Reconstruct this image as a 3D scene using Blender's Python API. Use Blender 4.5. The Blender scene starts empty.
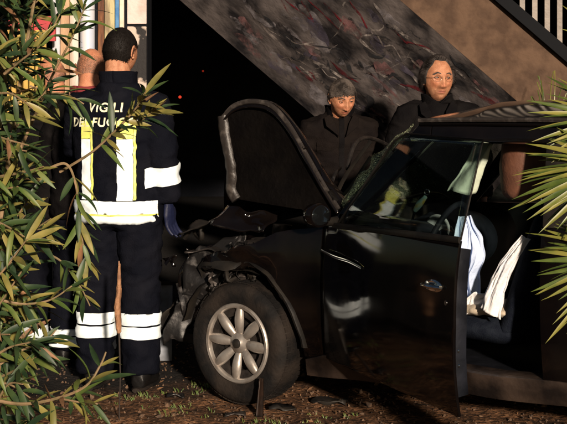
import bpy, bmesh, math, random
from mathutils import Vector, Matrix, noise, Euler
from mathutils.bvhtree import BVHTree
R = math.radians
random.seed(7)

# ------------------------------------------------------------------ camera, sky, sun
scene = bpy.context.scene
COL = scene.collection
F = 1300.0            # focal length in photo pixels (photo is 567 x 424)
HZ = 100.0            # horizon row
CH = 1.5              # camera height
cam_d = bpy.data.cameras.new('camera'); cam = bpy.data.objects.new('camera', cam_d); COL.objects.link(cam)
cam.location = (0, 0, CH); cam.rotation_euler = (R(90), 0, 0)
cam_d.sensor_width = 36; cam_d.lens = 36 * F / 567; cam_d.shift_y = -(212 - HZ) / 567
cam_d.clip_start = 0.05; cam_d.clip_end = 2000
scene.camera = cam

SUN_EL, SUN_AZ = 13.5, 14.0       # light comes over the camera's right shoulder
SL = Vector((math.sin(R(SUN_AZ)) * math.cos(R(SUN_EL)), -math.cos(R(SUN_AZ)) * math.cos(R(SUN_EL)), math.sin(R(SUN_EL))))
world = bpy.data.worlds.new('World'); scene.world = world; world.use_nodes = True
wn = world.node_tree; wn.nodes.clear()
wo = wn.nodes.new('ShaderNodeOutputWorld'); wb = wn.nodes.new('ShaderNodeBackground'); ws = wn.nodes.new('ShaderNodeTexSky')
ws.sky_type = 'NISHITA'; ws.sun_disc = False; ws.sun_elevation = R(SUN_EL); ws.sun_rotation = R(180 - SUN_AZ)
wb.inputs['Strength'].default_value = 0.012
wn.links.new(ws.outputs[0], wb.inputs[0]); wn.links.new(wb.outputs[0], wo.inputs[0])
sun_d = bpy.data.lights.new('sun', 'SUN'); sun = bpy.data.objects.new('sun', sun_d); COL.objects.link(sun)
sun_d.energy = 3.0; sun_d.angle = R(2.5); sun_d.color = (1.0, 0.83, 0.66)
sun.rotation_euler = (-SL).to_track_quat('-Z', 'Y').to_euler(); sun.location = (2, -6, 6)
scene.view_settings.view_transform = 'Standard'; scene.view_settings.look = 'None'
scene.view_settings.exposure = 1.15; scene.view_settings.gamma = 1.0
scene.view_settings.use_curve_mapping = False

def at(px, py, d):                 # photo pixel + depth -> world point
    return Vector(((px - 283.5) * d / F, d, CH - (py - HZ) * d / F))

# ------------------------------------------------------------------ helpers
def mat(name, col, rough=0.6, metal=0.0, col2=None, nscale=8.0, bump=0.0, bscale=40.0, spec=0.5, coat=0.0,
        lo=0.4, hi=0.62, detail=6, rough2=None, trans=0.0, stretch=None, sheen=0.0):
    m = bpy.data.materials.new(name); m.use_nodes = True
    nt = m.node_tree; b = nt.nodes['Principled BSDF']
    b.inputs['Base Color'].default_value = (*col, 1); b.inputs['Roughness'].default_value = rough
    b.inputs['Metallic'].default_value = metal; b.inputs['Specular IOR Level'].default_value = spec
    b.inputs['Coat Weight'].default_value = coat; b.inputs['Coat Roughness'].default_value = 0.06
    b.inputs['Sheen Weight'].default_value = sheen
    tc = nt.nodes.new('ShaderNodeTexCoord'); src = tc.outputs['Object']
    if stretch:
        m1 = nt.nodes.new('ShaderNodeMapping'); m1.inputs['Rotation'].default_value = stretch[0]; nt.links.new(src, m1.inputs[0])
        mp = nt.nodes.new('ShaderNodeMapping'); mp.inputs['Scale'].default_value = stretch[1]
        nt.links.new(m1.outputs[0], mp.inputs[0]); src = mp.outputs[0]
    if col2 is not None or rough2 is not None:
        n = nt.nodes.new('ShaderNodeTexNoise'); n.inputs['Scale'].default_value = nscale; n.inputs['Detail'].default_value = detail
        nt.links.new(src, n.inputs['Vector'])
        r = nt.nodes.new('ShaderNodeMapRange'); r.inputs[1].default_value = lo; r.inputs[2].default_value = hi
        nt.links.new(n.outputs[0], r.inputs[0])
        if col2 is not None:
            mx = nt.nodes.new('ShaderNodeMix'); mx.data_type = 'RGBA'
            mx.inputs['A'].default_value = (*col, 1); mx.inputs['B'].default_value = (*col2, 1)
            nt.links.new(r.outputs[0], mx.inputs['Factor']); nt.links.new(mx.outputs['Result'], b.inputs['Base Color'])
        if rough2 is not None:
            r2 = nt.nodes.new('ShaderNodeMapRange'); r2.inputs[3].default_value = rough; r2.inputs[4].default_value = rough2
            nt.links.new(r.outputs[0], r2.inputs[0]); nt.links.new(r2.outputs[0], b.inputs['Roughness'])
    if bump:
        n2 = nt.nodes.new('ShaderNodeTexNoise'); n2.inputs['Scale'].default_value = bscale; n2.inputs['Detail'].default_value = 5
        nt.links.new(src, n2.inputs['Vector'])
        bp = nt.nodes.new('ShaderNodeBump'); bp.inputs['Strength'].default_value = bump; bp.inputs['Distance'].default_value = 0.02
        nt.links.new(n2.outputs[0], bp.inputs['Height']); nt.links.new(bp.outputs[0], b.inputs['Normal'])
    return m

def glass_mat(name, tint, refl=0.06, opac=0.0, opcol=(0.5, 0.6, 0.5), crack=None):
    m = bpy.data.materials.new(name); m.use_nodes = True
    nt = m.node_tree; nt.nodes.clear(); N = nt.nodes.new; L = nt.links.new
    out = N('ShaderNodeOutputMaterial'); tr = N('ShaderNodeBsdfTransparent'); tr.inputs[0].default_value = (*tint, 1)
    gl = N('ShaderNodeBsdfGlossy'); gl.inputs['Roughness'].default_value = 0.03
    lw = N('ShaderNodeLayerWeight'); lw.inputs[0].default_value = .5
    pw = N('ShaderNodeMath'); pw.operation = 'POWER'; pw.inputs[1].default_value = 4.0; L(lw.outputs['Facing'], pw.inputs[0])
    fr = N('ShaderNodeMath'); fr.operation = 'MULTIPLY_ADD'; fr.inputs[1].default_value = .8; fr.inputs[2].default_value = .045; L(pw.outputs[0], fr.inputs[0])
    mx = N('ShaderNodeMixShader'); L(fr.outputs[0], mx.inputs[0]); L(tr.outputs[0], mx.inputs[1]); L(gl.outputs[0], mx.inputs[2])
    cur = mx.outputs[0]
    if crack:
        tc = N('ShaderNodeTexCoord'); v = N('ShaderNodeTexVoronoi'); v.feature = 'DISTANCE_TO_EDGE'; v.inputs['Scale'].default_value = crack
        L(tc.outputs['Object'], v.inputs['Vector'])
        mr = N('ShaderNodeMapRange'); mr.inputs[1].default_value = 0.02; mr.inputs[2].default_value = 0.12; mr.inputs[3].default_value = 1; mr.inputs[4].default_value = opac
        L(v.outputs['Distance'], mr.inputs[0])
        df = N('ShaderNodeBsdfPrincipled'); df.inputs['Base Color'].default_value = (*opcol, 1); df.inputs['Roughness'].default_value = 0.25
        m2 = N('ShaderNodeMixShader'); L(mr.outputs[0], m2.inputs[0]); L(cur, m2.inputs[1]); L(df.outputs[0], m2.inputs[2]); cur = m2.outputs[0]
        bp = N('ShaderNodeBump'); bp.inputs['Strength'].default_value = 0.8; bp.inputs['Distance'].default_value = 0.01
        v2 = N('ShaderNodeTexVoronoi'); v2.inputs['Scale'].default_value = crack; L(tc.outputs['Object'], v2.inputs['Vector'])
        L(v2.outputs['Color'], bp.inputs['Height']); L(bp.outputs[0], gl.inputs['Normal']); L(bp.outputs[0], df.inputs['Normal'])
    L(cur, out.inputs[0])
    return m

def finish(me, smooth=True, angle=40):
    if smooth:
        for p in me.polygons: p.use_smooth = True
        me.set_sharp_from_angle(angle=R(angle))

def mk(name, verts, faces, m=None, parent=None, smooth=True, angle=40):
    me = bpy.data.meshes.new(name); me.from_pydata([tuple(v) for v in verts], [], [tuple(f) for f in faces]); me.update()
    finish(me, smooth, angle)
    return ob(name, me, m, parent)

def ob(name, me, m=None, parent=None):
    o = bpy.data.objects.new(name, me); COL.objects.link(o)
    if m is not None and me is not None and not me.materials: me.materials.append(m)
    if parent: o.parent = parent
    return o

def empty(name, loc=(0, 0, 0), rz=0.0):
    o = bpy.data.objects.new(name, None); COL.objects.link(o); o.location = loc; o.rotation_euler = (0, 0, rz); o.empty_display_size = 0.1
    return o

def tag(o, label, cat, group=None):
    o['label'] = label; o['category'] = cat
    if group: o['group'] = group
    return o

class MB:
    def __init__(s): s.v = []; s.f = []
    def add(s, v, f):
        k = len(s.v); s.v += [Vector(a) for a in v]; s.f += [tuple(i + k for i in q) for q in f]; return s
    def box(s, c, size, rot=None):
        c = Vector(c); h = Vector(size) / 2; M = rot.to_matrix() if isinstance(rot, Euler) else rot
        vs = []
        for x in (-1, 1):
            for y in (-1, 1):
                for z in (-1, 1):
                    p = Vector((x * h.x, y * h.y, z * h.z))
                    if M: p = M @ p
                    vs.append(c + p)
        return s.add(vs, [(0, 1, 3, 2), (4, 6, 7, 5), (0, 4, 5, 1), (2, 3, 7, 6), (0, 2, 6, 4), (1, 5, 7, 3)])
    def tube(s, pts, rad, n=8, cap=True, flat=None, up=Vector((0, 0, 1))):
        pts = [Vector(p) for p in pts]; m = len(pts)
        rs = rad if isinstance(rad, (list, tuple)) else [rad] * m
        rings = []; pa = None
        for i, p in enumerate(pts):
            t = (pts[min(i + 1, m - 1)] - pts[max(i - 1, 0)]).normalized()
            if pa is None:
                u = up if abs(t.dot(up)) < 0.95 else Vector((1, 0, 0)) if abs(t.x) < .9 else Vector((0, 1, 0))
                a = t.cross(u).normalized()
            else: a = (pa - t * pa.dot(t)).normalized()
            pa = a; b = a.cross(t).normalized()
            r = rs[i]; ra, rb = (r if isinstance(r, (tuple, list)) else (r, r * (flat or 1)))
            rings.append([p + a * (math.cos(2 * math.pi * k / n) * ra) + b * (math.sin(2 * math.pi * k / n) * rb) for k in range(n)])
        vs = [q for r in rings for q in r]; fs = []
        for i in range(m - 1):
            for k in range(n):
                k2 = (k + 1) % n; fs.append((i * n + k, i * n + k2, (i + 1) * n + k2, (i + 1) * n + k))
        if cap:
            fs.append(tuple(range(n - 1, -1, -1))); fs.append(tuple((m - 1) * n + k for k in range(n)))
        return s.add(vs, fs)
    def lathe(s, prof, n=40, axis='Y', c=(0, 0, 0), close=True):
        c = Vector(c); vs = []; m = len(prof)
        for r, h in prof:
            for k in range(n):
                a = 2 * math.pi * k / n
                p = Vector((r * math.cos(a), h, r * math.sin(a))) if axis == 'Y' else Vector((r * math.cos(a), r * math.sin(a), h))
                vs.append(c + p)
        fs = []
        for i in range(m - 1 if not close else m):
            i2 = (i + 1) % m
            for k in range(n):
                k2 = (k + 1) % n; fs.append((i * n + k, i2 * n + k, i2 * n + k2, i * n + k2))
        return s.add(vs, fs)
    def grid(s, fn, nu, nv):
        vs = [fn(i / nu, j / nv) for j in range(nv + 1) for i in range(nu + 1)]
        return s.add(vs, [(j * (nu + 1) + i, j * (nu + 1) + i + 1, (j + 1) * (nu + 1) + i + 1, (j + 1) * (nu + 1) + i) for j in range(nv) for i in range(nu)])
    def mesh(s, name):
        me = bpy.data.meshes.new(name); me.from_pydata([tuple(v) for v in s.v], [], s.f); me.update(); return me
    def build(s, name, m, parent=None, smooth=True, angle=40):
        me = s.mesh(name); finish(me, smooth, angle); return ob(name, me, m, parent)

def spline(pts, n=8):
    pts = [Vector(p) for p in pts]; out = []
    for i in range(len(pts) - 1):
        p0 = pts[max(i - 1, 0)]; p1 = pts[i]; p2 = pts[i + 1]; p3 = pts[min(i + 2, len(pts) - 1)]
        for k in range(n):
            t = k / n
            out.append(0.5 * ((2 * p1) + (p2 - p0) * t + (2 * p0 - 5 * p1 + 4 * p2 - p3) * t * t + (3 * p1 - p0 - 3 * p2 + p3) * t ** 3))
    out.append(pts[-1]); return out

def remesh(mb, voxel=0.012, smooth_it=6, name='tmp'):
    me = mb.mesh(name); bmm = bmesh.new(); bmm.from_mesh(me); bmesh.ops.recalc_face_normals(bmm, faces=bmm.faces); bmm.to_mesh(me); bmm.free()
    o = bpy.data.objects.new(name, me); COL.objects.link(o)
    r = o.modifiers.new('r', 'REMESH'); r.mode = 'VOXEL'; r.voxel_size = voxel
    if smooth_it:
        sm = o.modifiers.new('s', 'SMOOTH'); sm.factor = 0.5; sm.iterations = smooth_it
    dg = bpy.context.evaluated_depsgraph_get(); dg.update()
    res = bpy.data.meshes.new_from_object(o.evaluated_get(dg))
    bpy.data.objects.remove(o); bpy.data.meshes.remove(me)
    return res

def wrinkle(me, amp, sc, seed=0.0, stretch=(1, 1, 1)):
    me.update()
    ns = [v.normal.copy() for v in me.vertices]
    for v, nn in zip(me.vertices, ns):
        p = Vector((v.co.x * stretch[0], v.co.y * stretch[1], v.co.z * stretch[2])) * sc + Vector((seed, seed * .7, seed * 1.3))
        w = noise.noise(p) + 0.5 * noise.noise(p * 2.1)
        w = (1 - abs(w) * 2.2)              # ridges
        v.co += nn * amp * w
    me.update()

def solid(o, th, off=-1, bev=0.0):
    s = o.modifiers.new('solid', 'SOLIDIFY'); s.thickness = th; s.offset = off
    if bev:
        b = o.modifiers.new('bev', 'BEVEL'); b.width = bev; b.segments = 2; b.limit_method = 'ANGLE'; b.angle_limit = R(50)
    return o

# ------------------------------------------------------------------ materials
M = {}
M['paint'] = mat('black_car_paint', (0.0030, 0.0022, 0.0022), 0.06, 0.0, (0.007, 0.005, 0.004), 5.0, lo=.45, hi=.85, rough2=0.16, spec=.45)
M['rimpaint'] = mat('highlight_paint_edge', (0.022, 0.018, 0.016), 0.42, 0, (0.08, 0.068, 0.06), 22, lo=.52, hi=.75, bump=.2, spec=.35)  # edge highlight put into a paler colour on bonnet rim and drip rail
M['roofpaint'] = mat('black_roof_paint', (0.003, 0.0023, 0.0023), 0.10, 0.0, spec=.4)
M['trim'] = mat('black_plastic_trim', (0.007, 0.0065, 0.0065), 0.5, 0, (0.018, 0.015, 0.012), 9, bump=.1, spec=.2)
M['dust'] = mat('dusty_sill', (0.008, 0.006, 0.0055), 0.35, 0, (0.05, 0.034, 0.026), 6, bump=.15, lo=.4, hi=.7)
M['tyre'] = mat('rubber', (0.007, 0.0065, 0.0065), 0.75, 0, (0.022, 0.017, 0.014), 7, bump=.25, bscale=60, spec=.12)
M['alloy'] = mat('alloy', (0.34, 0.31, 0.28), 0.40, 0.6, (0.16, 0.125, 0.10), 14, lo=.45, hi=.75, bump=.06)
M['dark'] = mat('dark_metal', (0.02, 0.018, 0.017), 0.45, 0.6, (0.06, 0.05, 0.045), 14, bump=.2)
M['scrap'] = mat('scraped_metal', (0.012, 0.011, 0.011), 0.45, 0.4, (0.13, 0.12, 0.115), 18, lo=.58, hi=.75, bump=.3, bscale=18)
M['chrome'] = mat('chrome', (0.75, 0.74, 0.72), 0.12, 1.0)
M['interior'] = mat('dark_cabin', (0.005, 0.006, 0.009), 0.6, 0, (0.010, 0.011, 0.016), 10, bump=.1, spec=.15)
M['seat'] = mat('navy_seat', (0.006, 0.008, 0.014), 0.8, 0, (0.010, 0.013, 0.02), 30, bump=.25, bscale=150, spec=.08)
M['headrest'] = mat('brown_leather', (0.13, 0.050, 0.026), 0.7, 0, (0.09, 0.034, 0.018), 12, bump=.15, bscale=80)
M['beige'] = mat('beige_cloth', (0.5, 0.42, 0.32), 0.85, 0, (0.40, 0.33, 0.25), 14, bump=.2)
M['airbag'] = mat('airbag_cloth', (0.55, 0.64, 0.82), 0.85, 0, (0.42, 0.52, 0.74), 7, bump=.25, bscale=60)
M['airbagw'] = mat('white_airbag_cloth', (0.78, 0.76, 0.74), 0.85, 0, (0.62, 0.62, 0.66), 7, bump=.25, bscale=60)
M['glass'] = glass_mat('window_glass', (0.72, 0.82, 0.80))
M['shatter'] = glass_mat('shattered_glass', (0.58, 0.64, 0.58), opac=0.03, opcol=(0.20, 0.22, 0.15), crack=150)
M['chip'] = mat('glass_chip', (0.20, 0.23, 0.13), 0.10, 0, (0.42, 0.43, 0.30), 60, spec=1.0)
M['lens'] = mat('lamp_lens', (0.35, 0.36, 0.36), 0.08, 0.3, (0.1, 0.1, 0.1), 20)
M['amber'] = mat('amber_lens', (0.6, 0.22, 0.02), 0.2)
M['redlens'] = mat('red_lens', (0.35, 0.01, 0.01), 0.15)
M['concrete'] = mat('concrete', (0.100, 0.060, 0.038), 0.85, 0, (0.058, 0.034, 0.022), 9, bump=.5, bscale=24, lo=.40, hi=.62, detail=10, spec=.2)
M['darkconc'] = mat('void_dark_concrete', (0.012, 0.013, 0.017), 0.9, 0, (0.006, 0.007, 0.010), 1.5, bump=.3, spec=.1)  # near-black colour stands in for the unlit dark under the deck
M['soffit'] = mat('mottled_soffit', (0.074, 0.062, 0.059), 0.85, 0, (0.008, 0.007, 0.008), 3.4, bump=.6, bscale=10, lo=.38, hi=.62, spec=.15, detail=10,
                  stretch=((0, R(-41), 0), (1.2, 1.6, 2.0)))  # dark base with blacker mottling stretched along the slope
M['gwhite'] = mat('white_spray', (0.30, 0.26, 0.24), 0.8, 0, (0.10, 0.08, 0.07), 7, lo=.42, hi=.6, spec=.1)
M['gblack'] = mat('black_spray', (0.008, 0.008, 0.010), 0.7)
M['gred'] = mat('red_spray', (0.10, 0.010, 0.014), 0.8, 0, (0.04, .008, .010), 9, spec=.1)
M['ironrail'] = mat('dark_iron', (0.004, 0.0045, 0.006), 0.6, 0, spec=.05)
M['cream'] = mat('cream_paint', (0.17, 0.135, 0.105), 0.5, 0, (0.10, 0.075, 0.058), 9, bump=.1)
M['leafg'] = mat('leaf_green', (0.060, 0.100, 0.022), 0.46, 0, (0.12, 0.145, 0.036), 9)
M['leafd'] = mat('leaf_dark', (0.016, 0.034, 0.014), 0.46, 0, (0.038, 0.065, 0.020), 9)
M['leafy'] = mat('leaf_yellow', (0.22, 0.185, 0.05), 0.45, 0, (0.12, 0.115, 0.03), 9)
M['leafr'] = mat('leaf_dry', (0.24, 0.12, 0.055), 0.6, 0, (0.15, 0.08, 0.04), 12)
M['twig'] = mat('twig', (0.26, 0.17, 0.09), 0.7, 0, (0.15, 0.11, 0.05), 20, bump=.2)
M['palm'] = mat('palm_leaf', (0.085, 0.115, 0.022), 0.35, 0, (0.04, 0.065, 0.014), 10)
M['palmy'] = mat('palm_leaf_yellow', (0.20, 0.185, 0.04), 0.4, 0, (0.11, 0.13, 0.026), 10)
M['bark'] = mat('palm_bark', (0.10, 0.07, 0.045), 0.9, 0, (0.05, .035, .025), 12, bump=.8, bscale=25)
M['wood'] = mat('dry_wood', (0.34, 0.17, 0.085), 0.75, 0, (0.18, 0.085, 0.045), 18, bump=.5, bscale=50)
M['navy'] = mat('navy_coat', (0.0038, 0.0044, 0.0078), 0.8, 0, (0.0068, 0.0072, 0.011), 6, bump=.25, bscale=120, spec=.04)
M['blackcloth'] = mat('black_cloth', (0.0045, 0.004, 0.0045), 0.85, 0, (0.008, 0.007, 0.007), 6, bump=.25, bscale=120, spec=.04)
M['browncloth'] = mat('brown_grey_jacket', (0.010, 0.0075, 0.0065), 0.85, 0, (0.0065, 0.005, 0.005), 6, bump=.3, bscale=120, spec=.04)
M['redcloth'] = mat('dark_red_cloth', (0.16, 0.012, 0.016), 0.8)
M['boot'] = mat('boot_leather', (0.006, 0.0055, 0.0055), 0.45, bump=.2, spec=.2)
M['retro'] = mat('silver_retroreflective', (0.90, 0.97, 1.0), 0.5, 0, (0.78, 0.88, 0.92), 40)
M['retroy'] = mat('yellow_retroreflective', (0.80, 0.84, 0.16), 0.5, 0, (0.70, 0.70, 0.20), 30)
M['glove'] = mat('blue_glove', (0.003, 0.006, 0.030), 0.6, bump=.2)
M['hairblk'] = mat('black_hair', (0.008, 0.006, 0.005), 0.6, spec=.2)
M['hairgrey'] = mat('grey_hair', (0.085, 0.068, 0.058), 0.6, 0, (0.018, 0.014, 0.012), 16, spec=.2)
M['hairpepper'] = mat('dark_grey_hair', (0.050, 0.040, 0.036), 0.6, 0, (0.009, 0.007, 0.006), 16, spec=.2)
M['hairwhite'] = mat('cropped_white_hair', (.30, .24, .20), .7, spec=.1)
M['eyew'] = mat('eye_white', (0.34, 0.29, 0.26), 0.2)  # white greyed to carry the shade around the eye
M['iris'] = mat('iris', (0.010, 0.007, 0.005), 0.15)
M['grey'] = mat('grey_panel', (0.22, 0.24, 0.28), 0.6, 0, (0.12, 0.13, 0.15), 10)

for nm_ in ('leafg', 'leafd', 'leafy', 'leafr', 'palm', 'palmy'):      # every leaf gets its own blotches
    nt = M[nm_].node_tree; oi = nt.nodes.new('ShaderNodeObjectInfo'); va = nt.nodes.new('ShaderNodeVectorMath'); va.operation = 'ADD'
    mu_ = nt.nodes.new('ShaderNodeMath'); mu_.operation = 'MULTIPLY'; mu_.inputs[1].default_value = 30; nt.links.new(oi.outputs['Random'], mu_.inputs[0])
    nz = [n for n in nt.nodes if n.type == 'TEX_NOISE'][0]; src = nz.inputs['Vector'].links[0].from_socket; nz.inputs['Scale'].default_value = 14
    nt.links.new(src, va.inputs[0]); nt.links.new(mu_.outputs[0], va.inputs[1]); nt.links.new(va.outputs[0], nz.inputs['Vector'])
    nt.nodes['Principled BSDF'].inputs['Specular IOR Level'].default_value = .35
def patchy(m, sc, lo, hi):           # worn paint: gaps where the wall shows
    nt = m.node_tree; b = nt.nodes['Principled BSDF']; N = nt.nodes.new; L = nt.links.new
    tc = N('ShaderNodeTexCoord'); n = N('ShaderNodeTexNoise'); n.inputs['Scale'].default_value = sc; n.inputs['Detail'].default_value = 8; n.inputs['Roughness'].default_value = .7
    L(tc.outputs['Object'], n.inputs['Vector']); r = N('ShaderNodeMapRange'); r.inputs[1].default_value = lo; r.inputs[2].default_value = hi
    L(n.outputs[0], r.inputs[0]); L(r.outputs[0], b.inputs['Alpha'])
patchy(M['gwhite'], 16, .42, .68); patchy(M['gblack'], 14, .40, .60); patchy(M['gred'], 14, .38, .60)
def skin_mat(name, a, b):
    m = mat(name, a, 0.5, 0, b, 38, bump=.35, bscale=260, lo=.35, hi=.7, detail=8); nt = m.node_tree; bs = nt.nodes['Principled BSDF']
    src = bs.inputs['Base Color'].links[0].from_socket; at_ = nt.nodes.new('ShaderNodeAttribute'); at_.attribute_name = 'pigment_shade'
    mx = nt.nodes.new('ShaderNodeMix'); mx.data_type = 'RGBA'; mx.blend_type = 'MULTIPLY'; mx.inputs['Factor'].default_value = 1
    nt.links.new(src, mx.inputs['A']); nt.links.new(at_.outputs['Color'], mx.inputs['B']); nt.links.new(mx.outputs['Result'], bs.inputs['Base Color'])
    bs.inputs['Subsurface Weight'].default_value = .08; bs.inputs['Subsurface Radius'].default_value = (.012, .005, .003); bs.inputs['Subsurface Scale'].default_value = .6
    return m
M['skin'] = skin_mat('skin', (0.52, 0.240, 0.130), (0.37, 0.145, 0.072))
M['skinp'] = skin_mat('pink_skin', (0.56, 0.235, 0.125), (0.45, 0.17, 0.09))

# ------------------------------------------------------------------ ground
def ground_z(x, y):
    d = max(abs(x) - 2.5, 0, y - 9.5, 4 - y)
    k = max(0.0, 1 - d / 2)
    p = Vector((x, y, 0))
    z = 0.020 * noise.noise(p * 2.3) + 0.014 * noise.noise(p * 6.1) + 0.008 * noise.noise(p * 17) - 0.01
    car = math.exp(-((x - .5) ** 2 / 1.2 + (y - 6.8) ** 2 / 1.0))
    return k * z * (1 - .5 * car) - (1 - k) * .01
def axis(vals):
    out = []
    for a, b, n in vals: out += [a + (b - a) * i / n for i in range(n)]
    return out + [vals[-1][1]]
gx = axis([(-300, -12, 6), (-12, -3, 12), (-3, 3, 170), (3, 12, 12), (12, 300, 6)])
gy = axis([(-300, -6, 6), (-6, 4, 12), (4, 5.7, 14), (5.7, 8.6, 100), (8.6, 14, 20), (14, 300, 8)])
g = MB(); g.add([(x, y, ground_z(x, y)) for y in gy for x in gx],
                [(j * len(gx) + i, j * len(gx) + i + 1, (j + 1) * len(gx) + i + 1, (j + 1) * len(gx) + i) for j in range(len(gy) - 1) for i in range(len(gx) - 1)])
gm = bpy.data.materials.new('dirt_asphalt_falloff'); gm.use_nodes = True
nt = gm.node_tree; N = nt.nodes.new; L = nt.links.new; b = nt.nodes['Principled BSDF']
tc = N('ShaderNodeTexCoord'); n1 = N('ShaderNodeTexNoise'); n1.inputs['Scale'].default_value = 5; n1.inputs['Detail'].default_value = 9; n1.inputs['Roughness'].default_value = .7
n2 = N('ShaderNodeTexNoise'); n2.inputs['Scale'].default_value = 45; n2.inputs['Detail'].default_value = 6
n3 = N('ShaderNodeTexNoise'); n3.inputs['Scale'].default_value = 1.4
for n in (n1, n2, n3): L(tc.outputs['Object'], n.inputs['Vector'])
c1 = N('ShaderNodeValToRGB'); c1.color_ramp.elements[0].position = .36; c1.color_ramp.elements[0].color = (0.05, 0.024, 0.011, 1)
c1.color_ramp.elements[1].position = .66; c1.color_ramp.elements[1].color = (0.34, 0.175, 0.088, 1)
e = c1.color_ramp.elements.new(.5); e.color = (0.165, 0.082, 0.040, 1)
L(n1.outputs[0], c1.inputs[0])
c2 = N('ShaderNodeValToRGB'); c2.color_ramp.elements[0].position = .38; c2.color_ramp.elements[0].color = (.3, .3, .3, 1)
c2.color_ramp.elements[1].position = .66; c2.color_ramp.elements[1].color = (1.3, 1.25, 1.2, 1); L(n2.outputs[0], c2.inputs[0])
mu = N('ShaderNodeMix'); mu.data_type = 'RGBA'; mu.blend_type = 'MULTIPLY'; mu.inputs['Factor'].default_value = 1
L(c1.outputs[0], mu.inputs['A']); L(c2.outputs[0], mu.inputs['B'])
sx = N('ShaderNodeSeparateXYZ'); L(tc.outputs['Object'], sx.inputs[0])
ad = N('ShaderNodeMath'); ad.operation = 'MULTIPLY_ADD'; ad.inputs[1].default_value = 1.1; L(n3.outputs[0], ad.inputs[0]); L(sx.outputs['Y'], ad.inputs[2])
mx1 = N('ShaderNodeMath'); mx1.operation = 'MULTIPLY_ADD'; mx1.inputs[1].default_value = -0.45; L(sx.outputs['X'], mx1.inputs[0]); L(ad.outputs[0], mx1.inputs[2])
mr = N('ShaderNodeMapRange'); mr.inputs[1].default_value = 7.35; mr.inputs[2].default_value = 7.85; L(mx1.outputs[0], mr.inputs[0])  # dark asphalt tone drawn forward: light falloff put into the ground colour
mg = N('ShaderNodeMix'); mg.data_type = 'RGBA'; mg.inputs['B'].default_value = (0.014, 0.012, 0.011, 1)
mr2 = N('ShaderNodeMapRange'); mr2.inputs[1].default_value = 5.9; mr2.inputs[2].default_value = 5.3; L(ad.outputs[0], mr2.inputs[0])  # unseen near ground darkened to keep brown reflections off the car
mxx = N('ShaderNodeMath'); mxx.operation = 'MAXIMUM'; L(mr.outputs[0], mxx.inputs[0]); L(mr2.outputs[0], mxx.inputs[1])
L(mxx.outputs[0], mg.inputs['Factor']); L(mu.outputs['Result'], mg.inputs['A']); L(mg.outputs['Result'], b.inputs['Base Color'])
b.inputs['Roughness'].default_value = .95; b.inputs['Specular IOR Level'].default_value = .2
bp = N('ShaderNodeBump'); bp.inputs['Strength'].default_value = .9; bp.inputs['Distance'].default_value = .03; L(n2.outputs[0], bp.inputs['Height']); L(bp.outputs[0], b.inputs['Normal'])
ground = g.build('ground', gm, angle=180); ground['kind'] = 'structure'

# ------------------------------------------------------------------ overpass, back wall, pier
DECK_Y, DECK_Z = 9.3, 2.75  # deck set above the view, low and deep, to shade the void behind
d = MB(); d.box((1, DECK_Y + 6, DECK_Z + .3), (30, 12, .6)); d.box((1, DECK_Y + .1, DECK_Z + .95), (26, .2, .7))
ov = empty('overpass', (0, 0, 0)); tag(ov, 'overpass deck placed above the view to shade the space behind the men', 'overpass')
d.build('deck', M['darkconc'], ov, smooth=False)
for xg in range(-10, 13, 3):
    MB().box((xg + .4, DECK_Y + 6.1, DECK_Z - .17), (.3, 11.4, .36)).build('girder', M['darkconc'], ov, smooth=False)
w = MB(); w.box((1, 20.6, 1.45), (30, .5, 2.95)); rw = w.build('void_backing_wall', M['darkconc'], smooth=False)  # wall added as a black backdrop where there is only dark void
tag(rw, 'black backing wall added to close the void far under the overpass', 'wall')
for i, (px, py, s, lb) in enumerate([(180, 97, .024, 'tiny red lamp low on the dark wall beside the oleander tips'),
                                     (203, 71, .016, 'faint tiny red lamp higher up on the dark wall')]):
    p = at(px, py, 20.28); r = empty('warning_lamp', p); tag(r, lb, 'lamp')
    em = bpy.data.materials.new('red_lamp_glow'); em.use_nodes = True; bb = em.node_tree.nodes['Principled BSDF']
    bb.inputs['Base Color'].default_value = (.5, .02, .01, 1); bb.inputs['Emission Color'].default_value = (1, .07, .03, 1); bb.inputs['Emission Strength'].default_value = 0.35 if i == 0 else .08
    MB().lathe([(0.001, -.03), (s * .7, -.028), (s, -.01), (s, .0), (0.001, .0)], 16, 'Y').build('lens', em, r)
    MB().lathe([(0.001, .0), (s * 1.3, .0), (s * 1.3, .07), (.001, .07)], 16, 'Y').build('housing', M['trim'], r)

# torn-poster pier and posts behind the firefighter
PD = 8.55
pier = empty('poster_pier', (at(100, 100, PD).x, PD + .25, 0)); tag(pier, 'tall pier plastered with torn posters behind the firefighter', 'pier')
def pierbox(name, px0, px1, z0, z1, dy, m, th=.02):
    x0 = at(px0, 0, PD).x - pier.location.x; x1 = at(px1, 0, PD).x - pier.location.x
    bm = bmesh.new(); me = bpy.data.meshes.new(name)
    MBx = MB().box(((x0 + x1) / 2, -.25 + dy - th / 2, (z0 + z1) / 2), (x1 - x0, th, z1 - z0))
    o = MBx.build(name, m, pier, smooth=False)
    bv = o.modifiers.new('b', 'BEVEL'); bv.width = min(.006, th * .3); bv.segments = 2
    return o
pm = lambda n, a, b, s=6, lo=.4, hi=.6, st=None: mat(n, a, .8, 0, b, s, bump=.3, lo=lo, hi=hi, stretch=st)
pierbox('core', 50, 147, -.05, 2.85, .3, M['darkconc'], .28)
vst = ((0, 0, 0), (3, 1, .5))
pierbox('panel', 53, 60.5, .2, 2.84, .02, pm('white_render', (.52, .54, .60), (.36, .33, .33), 5, st=vst), .05)
pierbox('panel', 60.9, 70, .2, 2.84, .02, pm('beige_render', (.48, .32, .19), (.34, .20, .11), 5, st=vst), .045)
pierbox('panel', 70.4, 79, .2, 2.84, .02, pm('cream_render', (.60, .54, .48), (.42, .33, .26), 5, st=vst), .05)
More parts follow.
